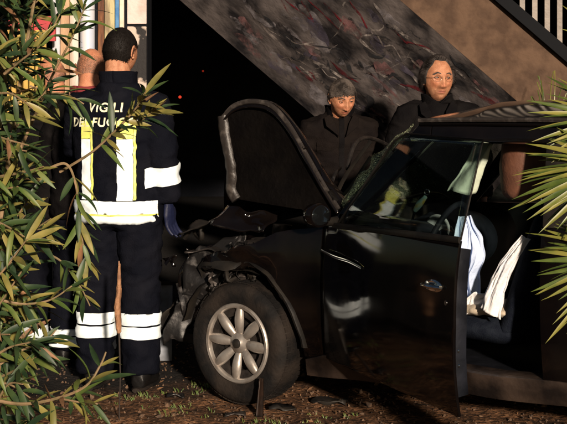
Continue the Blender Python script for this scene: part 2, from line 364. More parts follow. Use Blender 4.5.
pierbox('poster', 98, 104, .9, 2.7, .02, pm('rust_strip', (.22, .085, .03), (.08, .03, .015), 9, st=vst), .03)
pierbox('poster', 104.4, 114.6, 1.2, 2.6, .02, pm('torn_poster', (.46, .40, .22), (.22, .17, .10), 11, st=vst), .02)
pierbox('poster', 115, 119, 1.3, 2.7, .02, pm('blue_paper', (.05, .16, .36), (.10, .25, .45), 9), .02)
pierbox('poster', 119.4, 124, 1.3, 2.7, .02, pm('white_paper', (.70, .60, .48), (.55, .45, .34), 9), .025)
pierbox('poster', 127, 146.5, 2.0, 2.7, .02, pm('pale_paper', (.60, .50, .46), (.48, .38, .34), 7), .022)
pierbox('poster', 127, 146.5, .6, 1.985, .02, pm('ripped_black_poster', (.50, .40, .33), (.012, .010, .010), 5.5, .46, .5), .022)
dp = MB(); px = at(87, 0, PD - .14).x
dp.tube([(px, PD - .12, 0), (px, PD - .12, 1.2), (px, PD - .12, 2.84)], .047, 20)
pipe = dp.build('drainpipe', mat('pale_blue_pipe', (.46, .52, .66), .35, 0, (.62, .60, .60), 6, stretch=vst))
tag(pipe, 'pale blue drainpipe fixed to the poster pier', 'pipe')
# red and yellow barrier board left of the pier
bd = empty('barrier_board', (at(30, 0, 8.3).x, 8.35, 0)); tag(bd, 'red and yellow slatted board behind the oleander', 'board')
for i, px in enumerate(range(8, 50, 6)):
    x = at(px, 0, 8.35).x - bd.location.x
    MB().box((x, 0, 1.0), (.028, .025, 1.9)).build('slat', mat('yellow_slat', (.50, .33, .05), .6, 0, (.35, .2, .04), 9), bd, smooth=False)
MB().box((0, .03, 1.96), (.30, .03, .16)).build('red_plate', mat('red_plate', (.38, .012, .02), .5, 0, (.25, .01, .015), 9), bd, smooth=False)
MB().box((0, .03, .5), (.30, .03, .06)).build('rail', mat('yellow_rail', (.42, .28, .05), .6), bd, smooth=False)

# ------------------------------------------------------------------ staircase and railing
SD, SF = 8.6, 9.35
A = at(400, 0, SD); B = at(510, 95, SD); C = at(180, 0, SF); D = at(330, 130, SF)
t = (B - A).normalized()
def along(p, s): return p + t * s
up_n = Vector((-t.z, 0, t.x)) * -1
if up_n.z < 0: up_n = -up_n
E0 = at(498, 0, SD)
thick = (E0 - A).dot(up_n)
st = empty('staircase', (B.x + .6, SD + .5, 0)); tag(st, 'concrete staircase with dark mottled graffiti-covered underside descending behind the car', 'staircase')
def stl(p): return Vector(p) - st.location
s0, s1 = -1.2, 2.6
pr = []
for s in (s0, s1):
    pr += [along(A, s), along(A, s) + up_n * thick, along(C + t * ((A - C).dot(t)), s) + up_n * (thick + .75), along(C + t * ((A - C).dot(t)), s)]
# underside gets a fine uneven grid
q0, q1, q2, q3 = pr[0], pr[3], pr[7], pr[4]
def sof(u, v):
    p = q0.lerp(q1, v).lerp(q3.lerp(q2, v), u)
    nn = (q3 - q0).cross(q1 - q0).normalized()
    if nn.y > 0: nn = -nn
    e = min(1, v * 8, (1 - v) * 8)
    return p + nn * e * (.03 * noise.noise(p * 1.7) + .018 * noise.noise(p * 5) + .008 * noise.noise(p * 13)) + nn * .002
sg = MB(); sg.grid(lambda u, v: stl(sof(u, v)), 110, 34); sg.build('soffit', M['soffit'], st, angle=180)
sb = MB(); sb.add([stl(p) for p in pr], [(0, 4, 5, 1), (1, 5, 6, 2), (2, 6, 7, 3), (3, 2, 1, 0), (4, 7, 6, 5)])
sb.build('stringer', M['concrete'], st, smooth=False)
for i in range(16):
    s = s0 + .15 + i * .2; base = along(A, s) + up_n * (thick * .82)
    MB().box(stl(base + Vector((0, .37, 0))), (.24, .66, .16)).build('step', M['concrete'], st, smooth=False)
# graffiti: sprayed strokes lying on the underside
def stroke(mb, pts, wd, off):
    ps = spline(pts, 6); nn = None; vs = []; fs = []
    def sp(p):
        u, v = p.x, p.y; return stl(sof(u, v))
    nrm = (q3 - q0).cross(q1 - q0).normalized()
    if nrm.y > 0: nrm = -nrm
    k = len(ps)
    for i, p in enumerate(ps):
        P = sp(p); T = (sp(ps[min(i + 1, k - 1)]) - sp(ps[max(i - 1, 0)])).normalized(); S = T.cross(nrm).normalized()
        ww = wd * (0.8 + .9 * noise.noise(P * 14)) * math.sin(math.pi * (i + .4) / k) ** .6
        vs += [P + S * ww + nrm * off, P - S * ww + nrm * off]
        if i: fs.append((2 * i - 2, 2 * i - 1, 2 * i + 1, 2 * i))
    MB().add(vs, fs).build(mb[0], mb[1], st)
rg = random.Random(11)
def uv_of(px, py):      # photo pixel on the underside plane -> (u, v)
    dr = at(px, py, 1.0) - Vector((0, 0, CH)); n = (q3 - q0).cross(q1 - q0)
    k = (q0 - Vector((0, 0, CH))).dot(n) / dr.dot(n); P = Vector((0, 0, CH)) + dr * k
    e1 = q3 - q0; e2 = q1 - q0; r = P - q0
    a11, a12, a22 = e1.dot(e1), e1.dot(e2), e2.dot(e2); b1, b2 = r.dot(e1), r.dot(e2); dt = a11 * a22 - a12 * a12
    return Vector(((b1 * a22 - b2 * a12) / dt, (b2 * a11 - b1 * a12) / dt, 0))
rg = random.Random(11)
for nm_, col_ in (('pale', (.20, .18, .19)), ('pink', (.20, .10, .10)), ('violet', (.07, .06, .085)), ('soot', (.006, .005, .006))):
    M['patch_' + nm_] = mat(nm_ + '_faded_paint', col_, .85, 0, tuple(c * .5 for c in col_), 9, spec=.1); patchy(M['patch_' + nm_], 7, .44, .70)
for i in range(95):
    cx, cy = rg.uniform(225, 500), rg.uniform(-6, 110); ln_ = rg.uniform(14, 42)
    uvs = [uv_of(cx, cy), uv_of(cx + ln_ * .5 + rg.uniform(-4, 4), cy + ln_ * .44 + rg.uniform(-4, 4)), uv_of(cx + ln_, cy + ln_ * .87)]
    if all(.02 < q.x < .98 and .07 < q.y < .93 for q in uvs): stroke(('faded_paint_patch', M['patch_' + rg.choice(['pale', 'pale', 'pink', 'violet', 'soot', 'soot'])]), uvs, rg.uniform(.02, .06), .0012 + .00003 * i)
gw, gb, gr_ = ('white_graffiti_stroke', M['gwhite']), ('black_graffiti_stroke', M['gblack']), ('red_graffiti_stroke', M['gred'])
for pts, wd in [(((372, 0), (386, 16), (404, 32), (424, 46), (447, 62)), .018), (((300, 66), (315, 76), (330, 88)), .022),
                (((340, 20), (352, 28), (362, 40), (374, 50), (392, 62)), .014), (((296, 50), (312, 60), (335, 72), (352, 84)), .012),
                (((370, 88), (388, 96), (402, 108)), .016), (((455, 70), (470, 84), (486, 96)), .012), (((405, 64), (412, 74), (418, 84)), .012),
                (((262, 24), (276, 38), (288, 52)), .010), (((365, 60), (378, 72), (392, 80), (408, 90)), .009), (((350, 100), (366, 110), (384, 122)), .02)]:
    stroke(gw, [uv_of(*p) for p in pts], wd, .0030)
for pts, wd in [(((288, 48), (296, 44), (304, 52), (300, 60), (292, 56)), .016), (((310, 58), (318, 50), (326, 60), (332, 72)), .018),
                (((330, 50), (338, 62), (346, 58), (352, 70), (362, 78)), .02), (((358, 56), (364, 68), (374, 66), (380, 78)), .018),
                (((364, 46), (372, 54), (382, 56), (390, 48), (396, 58)), .02), (((384, 82), (392, 74), (402, 80), (408, 92)), .02),
                (((276, 28), (284, 34), (292, 42), (298, 54)), .014), (((318, 78), (328, 86), (336, 98)), .018), (((388, 22), (398, 30), (408, 40)), .012),
                (((350, 86), (362, 90), (372, 100), (366, 110)), .022), (((450, 54), (456, 64), (466, 70), (474, 82)), .018), (((256, 8), (270, 18), (276, 30)), .016)]:
    stroke(gb, [uv_of(*p) for p in pts], wd, .0034)
for pts, wd in [(((292, 14), (286, 4), (280, -6)), .009), (((280, -6), (298, 8), (314, 22)), .009), (((306, -4), (322, 12), (340, 28)), .008),
                (((314, 22), (308, 10), (302, 0)), .008), (((350, 0), (360, 14), (368, 28)), .008), (((324, 2), (336, 14), (346, 24)), .008), (((330, 60), (344, 72), (362, 82)), .012),
                (((400, 84), (414, 88), (430, 98)), .014), (((296, 66), (306, 76), (318, 84)), .010), (((470, 92), (484, 98), (500, 108)), .016)]:
    stroke(gr_, [uv_of(*p) for p in pts], wd, .0038)

for i in range(26):
    cx, cy = rg.uniform(262, 500), rg.uniform(0, 104)
    off_ = (cx - 400) * .864 - cy            # keep between the two sloping edges
    if not -190 < off_ < -4 and rg.random() < .9: continue
    mb_ = rg.choice([gb, gb, gb, gw, gw, gr_]); n_ = rg.choice([3, 5, 7]); pts = [(cx, cy)]; di = rg.choice([(10, 9), (10, 9), (6, -7), (9, 2)])
    for k in range(n_): pts.append((pts[-1][0] + di[0] * rg.uniform(.3, 1) + rg.uniform(-5, 5), pts[-1][1] + di[1] * rg.uniform(.3, 1) + rg.uniform(-5, 5)))
    uvs = [uv_of(*p) for p in pts]
    if all(0.01 < q.x < .99 and .02 < q.y < .98 for q in uvs): stroke(mb_, uvs, rg.uniform(.003, .0085), (.0042 + .00006 * i))
rl = empty('railing', (B.x + .6, SD, 0)); tag(rl, 'iron railing with dark slanted rail and cream balusters on the staircase', 'railing')
def rll(p): return Vector(p) - rl.location
ra = along(at(503, 0, SD - .03), -1.2); rbp = along(at(503, 0, SD - .03), 1.9)
ry = t.angle(Vector((1, 0, 0)))
rotm = Matrix.Rotation(ry, 3, 'Y')
mid = (ra + rbp) / 2; ln = (rbp - ra).length
MB().box(rll(mid), (ln, .05, .075), rotm).build('bottom_rail', M['ironrail'], rl, smooth=False)
MB().box(rll(mid + Vector((0, 0, .95))), (ln, .06, .06), rotm).build('handrail', M['ironrail'], rl, smooth=False)
i = 0; sx_ = ra.x + .05
while sx_ < rbp.x:
    k = (sx_ - ra.x) / (rbp.x - ra.x); p = ra.lerp(rbp, k)
    MB().box(rll(p + Vector((0, 0, .49))), (.034, .022, .94)).build('baluster', M['cream'], rl, smooth=False)
    sx_ += .082

# ------------------------------------------------------------------ the car (car frame: x to the rear from the front axle, y to the far side, z up)
CY = -31.0
car = empty('car', (-.234, 6.40, 0), R(CY)); tag(car, 'crashed black hatchback with buckled bonnet and open front door', 'car')
W = 1.66
def ys(x, z):
    y = 0.0
    if z < .6: y += .05 * ((.6 - z) / .4) ** 2
    elif z < .92: y += .03 * ((z - .6) / .32) ** 2
    else: y += .03 + .11 * ((z - .92) / .44) ** 1.1
    if x < 0: y += .22 * (x / .6) ** 2
    if x > 2.2: y += .16 * ((x - 2.2) / .8) ** 2
    return y
def crush(p, amt, sc=5.0, seed=0):
    q = p * sc + Vector((seed, seed, seed))
    return Vector((noise.noise(q), noise.noise(q + Vector((31, 7, 3))), noise.noise(q + Vector((3, 17, 41))))) * amt
def panel(name, outline, m, parent, step=.05, th=.014, bev=.004, side=0, yf=ys, dent=None, sub=None):
    bm = bmesh.new(); f = bm.faces.new([bm.verts.new((x, 0, z)) for x, z in outline])
    bmesh.ops.triangulate(bm, faces=bm.faces[:])
    xs = [x for x, z in outline]; zs = [z for x, z in outline]
    a = min(xs) + step
    while a < max(xs):
        bmesh.ops.bisect_plane(bm, geom=bm.verts[:] + bm.edges[:] + bm.faces[:], plane_co=(a, 0, 0), plane_no=(1, 0, 0)); a += step
    a = min(zs) + step
    while a < max(zs):
        bmesh.ops.bisect_plane(bm, geom=bm.verts[:] + bm.edges[:] + bm.faces[:], plane_co=(0, 0, a), plane_no=(0, 0, 1)); a += step
    bmesh.ops.recalc_face_normals(bm, faces=bm.faces[:])
    fs = list(bm.faces)
    if fs[0].normal.y > 0: bmesh.ops.reverse_faces(bm, faces=fs)
    for v in bm.verts:
        x, z = v.co.x, v.co.z; v.co.y = yf(x, z)
        if dent: v.co += dent(Vector((x, 0, z)))
        if side: v.co.y = W - v.co.y
    if side: bmesh.ops.reverse_faces(bm, faces=bm.faces[:])
    me = bpy.data.meshes.new(name); bm.to_mesh(me); bm.free(); finish(me, True, 60)
    o = ob(name, me, m, parent); solid(o, th, -1, bev); return o
def arc(cx, cz, r, a0, a1, n=18): return [(cx + r * math.cos(R(a0 + (a1 - a0) * i / n)), cz + r * math.sin(R(a0 + (a1 - a0) * i / n))) for i in range(n + 1)]

fender_dent = lambda p: crush(p, .13 * max(0, min(1, (.28 - p.x) / .45)), 5.5, 3) + Vector((0, .05 * max(0, min(1, (.2 - p.x) / .4)), 0))
fo = [(.475, .27), (.475, .895), (.30, .875), (.12, .83), (-.06, .76), (-.22, .70), (-.33, .62), (-.36, .54)] + arc(0, .30, .365, 142, 6) + [(.372, .27)]
for s in (0, 1):
    panel('front_fender', fo, M['paint'], car, .045, side=s, dent=fender_dent)
    panel('sill', [(.38, .18), (.38, .255), (.48, .285), (2.02, .285), (2.1, .255), (2.12, .18)], M['dust'], car, .07, .08, .008, side=s,
          dent=lambda p: Vector((0, -.004, 0)) + crush(p, .01, 4))
    qo = [(1.565, .29), (2.04, .29)] + arc(2.467, .30, .36, 178, 4) + [(2.90, .30), (3.02, .45), (3.03, .70), (2.98, .95), (2.8, .955), (1.555, .945)]
    panel('rear_quarter', qo, M['paint'], car, .07, side=s)
    # pillars and roof rail, one continuous frame outline each
    panel('a_pillar', [(.50, .90), (.60, .92), (.985, 1.315), (.985, 1.398), (.935, 1.40)], M['paint'], car, .06, .05, .01, side=s)
    panel('roof_rail', [(.988, 1.318), (2.60, 1.30), (2.70, 1.35), (2.4, 1.395), (.988, 1.405)], M['paint'], car, .08, .05, .008, side=s)
    panel('b_pillar', [(1.56, .948), (1.70, .948), (1.67, 1.313), (1.545, 1.313)], M['trim'], car, .06, .05, .006, side=s)
    panel('c_pillar', [(2.46, .958), (2.90, .958), (2.70, 1.345), (2.58, 1.298), (2.44, 1.303)], M['paint'], car, .06, .05, .008, side=s)
    panel('quarter_window', [(1.705, .955), (2.45, .96), (2.435, 1.30), (1.675, 1.31)], M['glass'], car, .1, .004, 0, side=s, yf=lambda x, z: ys(x, z) + .015)
    # wheel-arch flares
    for cx in (0, 2.467):
        fl = MB(); ring = []
        a0, a1 = (150, 2) if cx == 0 else (178, 2)
        for i in range(23):
            a = R(a0 + (a1 - a0) * i / 22); rr = .362
            for r_, dy in ((rr, .03), (rr, -.012), (rr + .012, -.017), (rr + .028, .004), (rr + .028, .03)):
                x = cx + r_ * math.cos(a); z = .30 + r_ * math.sin(a); p = Vector((x, max(ys(x, z), 0) + dy, z))
                if cx == 0: p += fender_dent(Vector((x, 0, z))) + crush(p, .05 * max(.25, min(1, (.25 - x) * 3)), 8)
                if s: p.y = W - p.y
                ring.append(p)
        fl.add(ring, [(i * 5 + k, i * 5 + (k + 1) % 5, (i + 1) * 5 + (k + 1) % 5, (i + 1) * 5 + k) for i in range(22) for k in range(5)])
        fl.build('wheel_arch_trim', M['trim'], car, angle=60)
# far side door (closed)
DO = [(.485, .275), (.485, .90), (.62, .915), (1.62, .94), (1.63, .60), (1.60, .235)]
DOP = [(.485, .29), (.485, .90), (.62, .915), (1.55, .94), (1.555, .60), (1.55, .29)]
panel('passenger_door', DOP, M['paint'], car, .07, side=1)
panel('passenger_window', [(.66, .925), (1.54, .943), (1.54, 1.312), (1.0, 1.314)], M['glass'], car, .1, .004, 0, side=1, yf=lambda x, z: ys(x, z) + .012)

for yy in (.10, W - .10):
    MB().box((2.02, yy, .60), (.92, .04, .64)).build('inner_quarter_trim', M['interior'], car)
MB().tube([(1.50, .72, .45), (1.56, .72, .70), (1.62, .72, .95)], [(.50, .08), (.52, .09), (.46, .06)], 14, up=Vector((1, 0, 0))).build('rear_partition', M['interior'], car).location = (.45, .10, 0)
# roof (buckled upwards)
def roof(u, v):
    x = .925 + u * 1.70; yy = .135 + v * (W - .27)
    c = 1 - (2 * v - 1) ** 2
    e = min(1, u * 6) ; e2 = min(1, (1 - u) * 5)
    z = 1.400 + .105 * (c ** .8) * (.45 + .55 * math.sin(math.pi * min(1, .18 + u * .75))) * (.35 + .65 * e) * (.5 + .5 * e2) - .03 * u * u
    z += c * .0006 * math.sin(58 * (x + .35 * v)) * e
    xx = x - .10 * (1 - (2 * v - 1) ** 2) * (1 - u)
    return Vector((xx, yy, z))
rf = MB(); rf.grid(roof, 150, 40); ro = rf.build('roof', M['roofpaint'], car, angle=180); solid(ro, .02, -1)
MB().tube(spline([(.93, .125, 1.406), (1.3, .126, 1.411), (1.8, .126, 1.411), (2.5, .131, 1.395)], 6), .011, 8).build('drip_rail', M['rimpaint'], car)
# rear hatch and rear window, lamps, bumpers
def hatch(u, v):
    z = .42 + v * .92; yy = .16 + u * (W - .32); c = 1 - (2 * u - 1) ** 2
    x = 2.98 + .08 * c - max(0, (z - .92)) * .78
    return Vector((x, yy, z))
MB().grid(lambda u, v: hatch(u, v * .56), 20, 16).build('tailgate', M['paint'], car)
MB().grid(lambda u, v: hatch(.06 + .88 * u, .57 + v * .40), 16, 12).build('rear_window', M['glass'], car)
def bump_b(u, v):
    a = -1 + 2 * u; z = .20 + v * .25
    return Vector((3.10 - .22 * abs(a) ** 3.2 - .03 * (2 * v - 1) ** 2, W / 2 + a * .78, z))
solid(MB().grid(bump_b, 24, 8).build('rear_bumper', M['trim'], car), .03, 0)
for yy in (.13, W - .13):
    MB().box((2.985, yy, .78), (.09, .13, .26)).build('tail_light', M['redlens'], car)
# windscreen: shattered and bulging
def wind(u, v):
    yy = .14 + u * (W - .28); c = 1 - (2 * u - 1) ** 2
    x = .52 + .40 * v - .13 * c; z = .925 + .452 * v + .045 * c * v
    n_ = Vector((-.75, 0, .66)); k = c ** .5 * math.sin(math.pi * v) ** .7
    return Vector((x, yy, z)) + n_ * (.045 * k + .012 * noise.noise(Vector((u * 7, v * 7, 1)))) + Vector((0, 0, -.012))
wsd = MB().grid(wind, 44, 26).build('windscreen', M['shatter'], car, angle=180)
ch = MB(); rc = random.Random(5)
for i in range(520):
    u = .08 + .92 * rc.random() ** 1.3; v = rc.random()
    if noise.noise(Vector((u * 5, v * 5, 9))) < -.02 and rc.random() < .8: continue
    p = wind(u, v); s = rc.uniform(.002, .006); e = Euler((rc.random() * 6, rc.random() * 6, rc.random() * 6)).to_matrix()
    vs = [p + e @ Vector(q) * s for q in ((1, 0, -.5), (-.6, .9, -.3), (-.6, -.9, -.4), (.1, 0, .8))]
    ch.add(vs, [(0, 1, 2), (0, 1, 3), (1, 2, 3), (2, 0, 3)])
co = ch.build('glass_crumbs', M['chip'], wsd, smooth=False); co['kind'] = 'stuff'
# ragged strip of glass peeled from the near edge
rag = MB()
def ragf(u, v):
    p0 = Vector((.50, .12, .93)).lerp(Vector((.90, .13, 1.385)), u)
    wv = .062 * math.sin(math.pi * min(1, .06 + u * .95)) ** .8 * (1 + .4 * noise.noise(Vector((u * 9, 0, 3))))
    return p0 + Vector((-.74, .08, .45)) * (wv * v) + crush(Vector((u * 3, v, 0)), .012, 3)
rag.grid(ragf, 40, 6); ro_ = rag.build('torn_windscreen_edge', M['shatter'], wsd)
ch2 = MB()
for i in range(130):
    p = ragf(rc.random(), rc.random()) ; s = rc.uniform(.0018, .0046); e = Euler((rc.random() * 6, rc.random() * 6, rc.random() * 6)).to_matrix()
    ch2.add([p + e @ Vector(q) * s for q in ((1, 0, -.5), (-.6, .9, -.3), (-.6, -.9, -.4), (.1, 0, .8))], [(0, 1, 2), (0, 1, 3), (1, 2, 3), (2, 0, 3)])
co = ch2.build('glass_crumbs', M['chip'], wsd, smooth=False); co['kind'] = 'stuff'

# open front door
HX, HY = .485, .03
door = empty('door', (HX, HY, 0)); door.parent = car; door.rotation_euler = (0, 0, R(-33)); door['label'] = 'open driver door with chrome handle and raised window'
sh = lambda pts: [(x - HX, z) for x, z in pts]
ydoor = lambda x, z: ys(x + HX, z) - HY
ddent = lambda p: crush(p, .005, 3.2, 2) + Vector((0, .014 * math.exp(-((p.x - .12) ** 2 / .02 + (p.z - .78) ** 2 / .006)), 0)) + Vector((0, .007 * math.exp(-((p.x - .18) ** 2 / .02 + (p.z - .60) ** 2 / .004)), 0))
panel('outer_skin', sh(DO), M['paint'], door, .045, .012, .004, yf=ydoor, dent=ddent)
panel('inner_panel', sh([(.50, .31), (.50, .87), (1.60, .91), (1.61, .60), (1.585, .31)]), M['interior'], door, .08, .05, .01, yf=lambda x, z: ydoor(x, z) + .025)
dwin = panel('window_glass', sh([(.585, .915), (1.60, .938), (1.615, 1.335), (1.02, 1.348), (.93, 1.31)]), M['glass'], door, .08, .005, 0, yf=lambda x, z: ydoor(x, z) + .016)
MB().tube([(.09, ydoor(.1, .912) - .004, .912), (.6, ydoor(.6, .925) - .006, .93), (1.14, ydoor(1.14, .94) - .004, .944)], [(.006, .014)] * 3, 8).build('belt_trim', M['trim'], door)
seal = [(.10, .918), (.34, 1.19), (.45, 1.317), (.54, 1.352), (1.132, 1.339), (1.122, .94)]
MB().tube([(x, ydoor(x, z) + .014, z) for x, z in seal], .0045, 6).build('window_seal', M['trim'], door)
hb = MB(); hx, hz = .985, .745; hy = ydoor(hx, hz)
hb.lathe([(.001, -.006), (.028, -.006), (.036, 0), (.036, .004), (.001, .004)], 24, 'Y'); hb.v = [Vector((hx + v.x * 1.9, hy + v.y, hz + v.z * .72)) for v in hb.v]
hb.build('handle_bezel', M['chrome'], door)
MB().tube(spline([(hx - .06, hy - .008, hz), (hx - .03, hy - .030, hz + .002), (hx + .03, hy - .030, hz + .002), (hx + .062, hy - .008, hz)], 5), [(.010, .008)] * 16, 10).build('handle', M['chrome'], door)
MB().lathe([(.001, -.004), (.010, -.004), (.011, .002), (.001, .002)], 16, 'Y', (hx + .10, hy - .002, hz - .055)).build('lock', M['chrome'], door)
mir = MB(); mir.lathe([(.001, -.055), (.03, -.05), (.055, -.02), (.062, .015), (.058, .03), (.001, .032)], 24, 'Y')
rm = Euler((0, 0, R(-70))).to_matrix(); mv = []
for v in mir.v: q = rm @ Vector((v.x * 1.25, v.y, v.z * .95)); mv.append(q + Vector((.10, -.10, .965)))
mir.v = mv; mirror = mir.build('mirror', M['paint'], door)
MB().tube([(.08, .02, .93), (.09, -.04, .93), (.10, -.085, .95)], [.024, .02, .024], 10).build('mirror_arm', M['trim'], mirror)
mg_ = MB(); mg_.lathe([(.001, .034), (.046, .034), (.05, .03), (.001, .03)], 24, 'Y'); mg_.v = [rm @ Vector((v.x * 1.25, v.y, v.z * .95)) + Vector((.10, -.10, .965)) for v in mg_.v]
mg_.build('mirror_glass', mat('dark_mirror', (.05, .055, .06), .05, .9), mirror)
MB().tube(spline([(.03, ydoor(.03, .775) - .012, .790), (.16, ydoor(.16, .77) - .016, .775), (.30, ydoor(.3, .76) - .012, .768), (.40, ydoor(.4, .75) - .004, .750)], 5), [(.004, .007)] * 16, 6).build('door_highlight_strip', M['chrome'], door)  # chrome strip added to imitate a bright reflected streak on the door
for (x, z) in ((1.105, .44), (1.108, .50), (1.11, .66)):
    MB().lathe([(.001, -.002), (.009, -.002), (.009, .004), (.001, .004)], 12, 'Y', (x + .004, ydoor(x, z) + .035, z)).build('bolt', M['chrome'], door)

# bonnet: thrown up and folded
prof = spline([(.53, 0, 1.03), (.45, 0, 1.14), (.35, 0, 1.29), (.25, 0, 1.435), (.15, 0, 1.525), (.03, 0, 1.545), (-.07, 0, 1.52), (-.135, 0, 1.46)], 6)
npf = len(prof) - 1
def hood(u, v):
    f = u * npf; i = min(int(f), npf - 1); p = prof[i].lerp(prof[i + 1], f - i)
    yy = .07 + v * (W - .14); c = 1 - abs(2 * v - 1) ** 2.4
    q = Vector((p.x - .05 * c * u, yy, p.z + .055 * c - .05))
    e = 1 - min(1, min(v, 1 - v) * 16)
    q.z -= .030 * e * e
    k = min(1, max(0, (v - .03) / .26)); k = k * k * (3 - 2 * k)
    flat = Vector((.50 - .86 * u, yy, .99 - .16 * u * u - .10 * abs(2 * v - 1) ** 4))
    q = q.lerp(flat, k)
    return q + crush(Vector((p.x, yy, p.z)), .035 * min(1, v * 5), 2.6, 4) * (.4 + .6 * u)
hd = MB(); hd.grid(hood, 46, 44); hood_o = hd.build('bonnet', M['paint'], car, angle=60); solid(hood_o, .012, 0)
# bonnet side skirt with the concave headlamp cut-out at its front
sk = [(p.x, p.z - .055) for p in prof][4:]
arcp = [(-.140, 1.40), (-.115, 1.30), (-.096, 1.19), (-.090, 1.11), (-.098, 1.05), (-.065, 1.005)]
low = [(.10, .99), (.30, .97), (.46, .96)]
skirt = [(p.x, p.z - .045) for p in prof] + arcp + low
def skirt_y(x, z): return .09 + .05 * ((1.42 - z) / .4) ** 2 * 0.5 + .015 * noise.noise(Vector((x * 5, 0, z * 5)))
panel('bonnet_side', skirt, mat('bonnet_lining', (.0022, .0018, .0018), .6, 0, (.0035, .0028, .0025), 9, bump=.3, spec=.04), hood_o, .05, .02, .004, yf=lambda x, z: .10 - .02 * (1.4 - z) + .02 * noise.noise(Vector((x * 4, 2, z * 4))))
rimp = spline([(-.136, .085, 1.42), (-.118, .08, 1.32), (-.09, .08, 1.20), (-.082, .085, 1.12), (-.088, .09, 1.05), (-.06, .095, 1.0)], 6)
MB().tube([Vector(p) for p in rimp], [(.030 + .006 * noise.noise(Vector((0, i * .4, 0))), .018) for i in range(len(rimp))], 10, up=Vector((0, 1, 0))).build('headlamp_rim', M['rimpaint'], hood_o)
edge = [Vector((p.x, .083, p.z - .052)) for p in prof]
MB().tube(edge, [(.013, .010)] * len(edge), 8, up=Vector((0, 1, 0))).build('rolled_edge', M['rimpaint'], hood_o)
# wipers, cowl, scuttle
MB().box((.44, W / 2, .90), (.22, W - .25, .07)).build('cowl', M['trim'], car)
MB().tube(spline([(.40, .26, .95), (.46, .25, 1.10), (.60, .28, 1.30)], 5), [(.006, .012)] * 11, 6).build('wiper', M['trim'], car)
MB().tube(spline([(.34, .34, .95), (.44, .36, 1.06), (.54, .40, 1.22)], 5), [(.005, .010)] * 11, 6).build('wiper', M['trim'], car)
MB().tube(spline([(.28, .20, .95), (.24, .24, 1.10), (.16, .28, 1.20)], 5), .014, 8).build('hinge_strut', M['scrap'], car)
MB().tube(spline([(.46, .30, 1.16), (.42, .45, 1.27), (.34, .75, 1.30), (.30, 1.10, 1.24), (.34, 1.35, 1.08)], 6), .011, 8).build('bent_scuttle_strip', M['dark'], car)
MB().tube(spline([(.40, .24, 1.08), (.36, .36, 1.13), (.30, .52, 1.15)], 5), (.009), 8).build('bent_bracket', M['scrap'], car)

# wheels
def wheel(x, y, steer, flip):
    wroot = MB().lathe([(.135, .02), (.178, .015), (.178, .16), (.135, .165)], 48, 'Y').build('wheel', M['dark'], car)
    wroot.location = (x, y, .30); wroot.rotation_euler = (0, 0, R(steer) + (math.pi if flip else 0))
    MB().lathe([(.19, .008), (.205, -.004), (.25, -.012), (.278, -.004), (.293, .016), (.300, .045), (.300, .13), (.290, .165), (.25, .19), (.19, .175)], 64, 'Y').build('tyre', M['tyre'], wroot)
    tr_ = MB()
    for k in range(60):
        a = 2 * math.pi * k / 60
        for yy, da in ((.035, 0), (.075, .05), (.115, 0), (.148, .05)):
            tr_.box((.2995 * math.cos(a + da), yy, .2995 * math.sin(a + da)), (.006, .030, .024), Matrix.Rotation(-(a + da), 3, 'Y'))
    tr_.build('tread', M['tyre'], wroot, smooth=False)['kind'] = 'stuff'
    MB().lathe([(.172, .03), (.172, .004), (.178, -.006), (.190, -.008), (.197, -.002), (.199, .01), (.190, .03)], 64, 'Y').build('rim', M['alloy'], wroot)
    sp = MB(); secs = []
    for i in range(13):
        q = i / 12; r_ = .038 + q * .138; wd = .0155 + .0125 * math.sin(math.pi * min(1, q * .85 + .02)) ** 1.1; hh = .012 + .010 * math.sin(math.pi * q * .85); y0 = .028 - .014 * q ** .8 - .005 * math.sin(math.pi * q)
        secs.append([Vector((math.cos(2 * math.pi * k / 12) * wd, y0 - hh * max(0, math.sin(2 * math.pi * k / 12)) - .3 * hh * min(0, math.sin(2 * math.pi * k / 12)), r_)) for k in range(12)])
    sp.add([p for s_ in secs for p in s_], [(i * 12 + k, i * 12 + (k + 1) % 12, (i + 1) * 12 + (k + 1) % 12, (i + 1) * 12 + k) for i in range(12) for k in range(12)])
    sm = sp.mesh('spoke'); finish(sm, True, 60); sm.materials.append(M['alloy'])
    for k in range(8):
        o = ob('spoke', sm, None, wroot); o.rotation_euler = (0, R(45 * k + 4), 0)
    MB().lathe([(.001, -.002), (.020, -.004), (.024, .002), (.05, .012), (.056, .04), (.001, .04)], 32, 'Y').build('hub', M['alloy'], wroot)
    MB().lathe([(.001, -.012), (.016, -.011), (.022, -.007), (.024, .0), (.001, .0)], 24, 'Y').build('hub_cap', M['trim'], wroot)
    MB().lathe([(.03, .06), (.13, .06), (.13, .075), (.03, .075)], 32, 'Y').build('brake_disc', M['dark'], wroot)
wheel(0, .005, -6, False); wheel(2.467, .02, 0, False)
wheel(0, W - .005, -6, True); wheel(2.467, W - .02, 0, True)

# floor, bulkhead, dash, seats, steering wheel
MB().box((1.6, W / 2, .25), (2.5, W - .22, .06)).build('floor_pan', M['interior'], car)
MB().box((.42, W / 2, .58), (.05, W - .22, .62)).build('bulkhead', M['dark'], car)
def dash(u, v):
    a = v * math.pi * .8; yy = .16 + u * (W - .32)
    return Vector((.60 + .18 * math.sin(a) + .02 * noise.noise(Vector((u * 4, v, 0))), yy, .72 + .19 * math.cos(a) * (.9 + .1 * math.cos(u * 9))))
dash_o = MB().grid(dash, 30, 12).build('dashboard', M['interior'], car)
MB().lathe([(.001, -.01), (.06, -.01), (.07, 0), (.001, .0)], 28, 'Y', (.74, 0, 0)).build('gauge', M['lens'], dash_o).location = (-.02, .80, .84)
sw = MB(); ring = []
for i in range(33):
    a = 2 * math.pi * i / 32; ring.append(Vector((.93 + .07 * math.sin(a), .43 + .185 * math.cos(a), .83 + .17 * math.sin(a))))
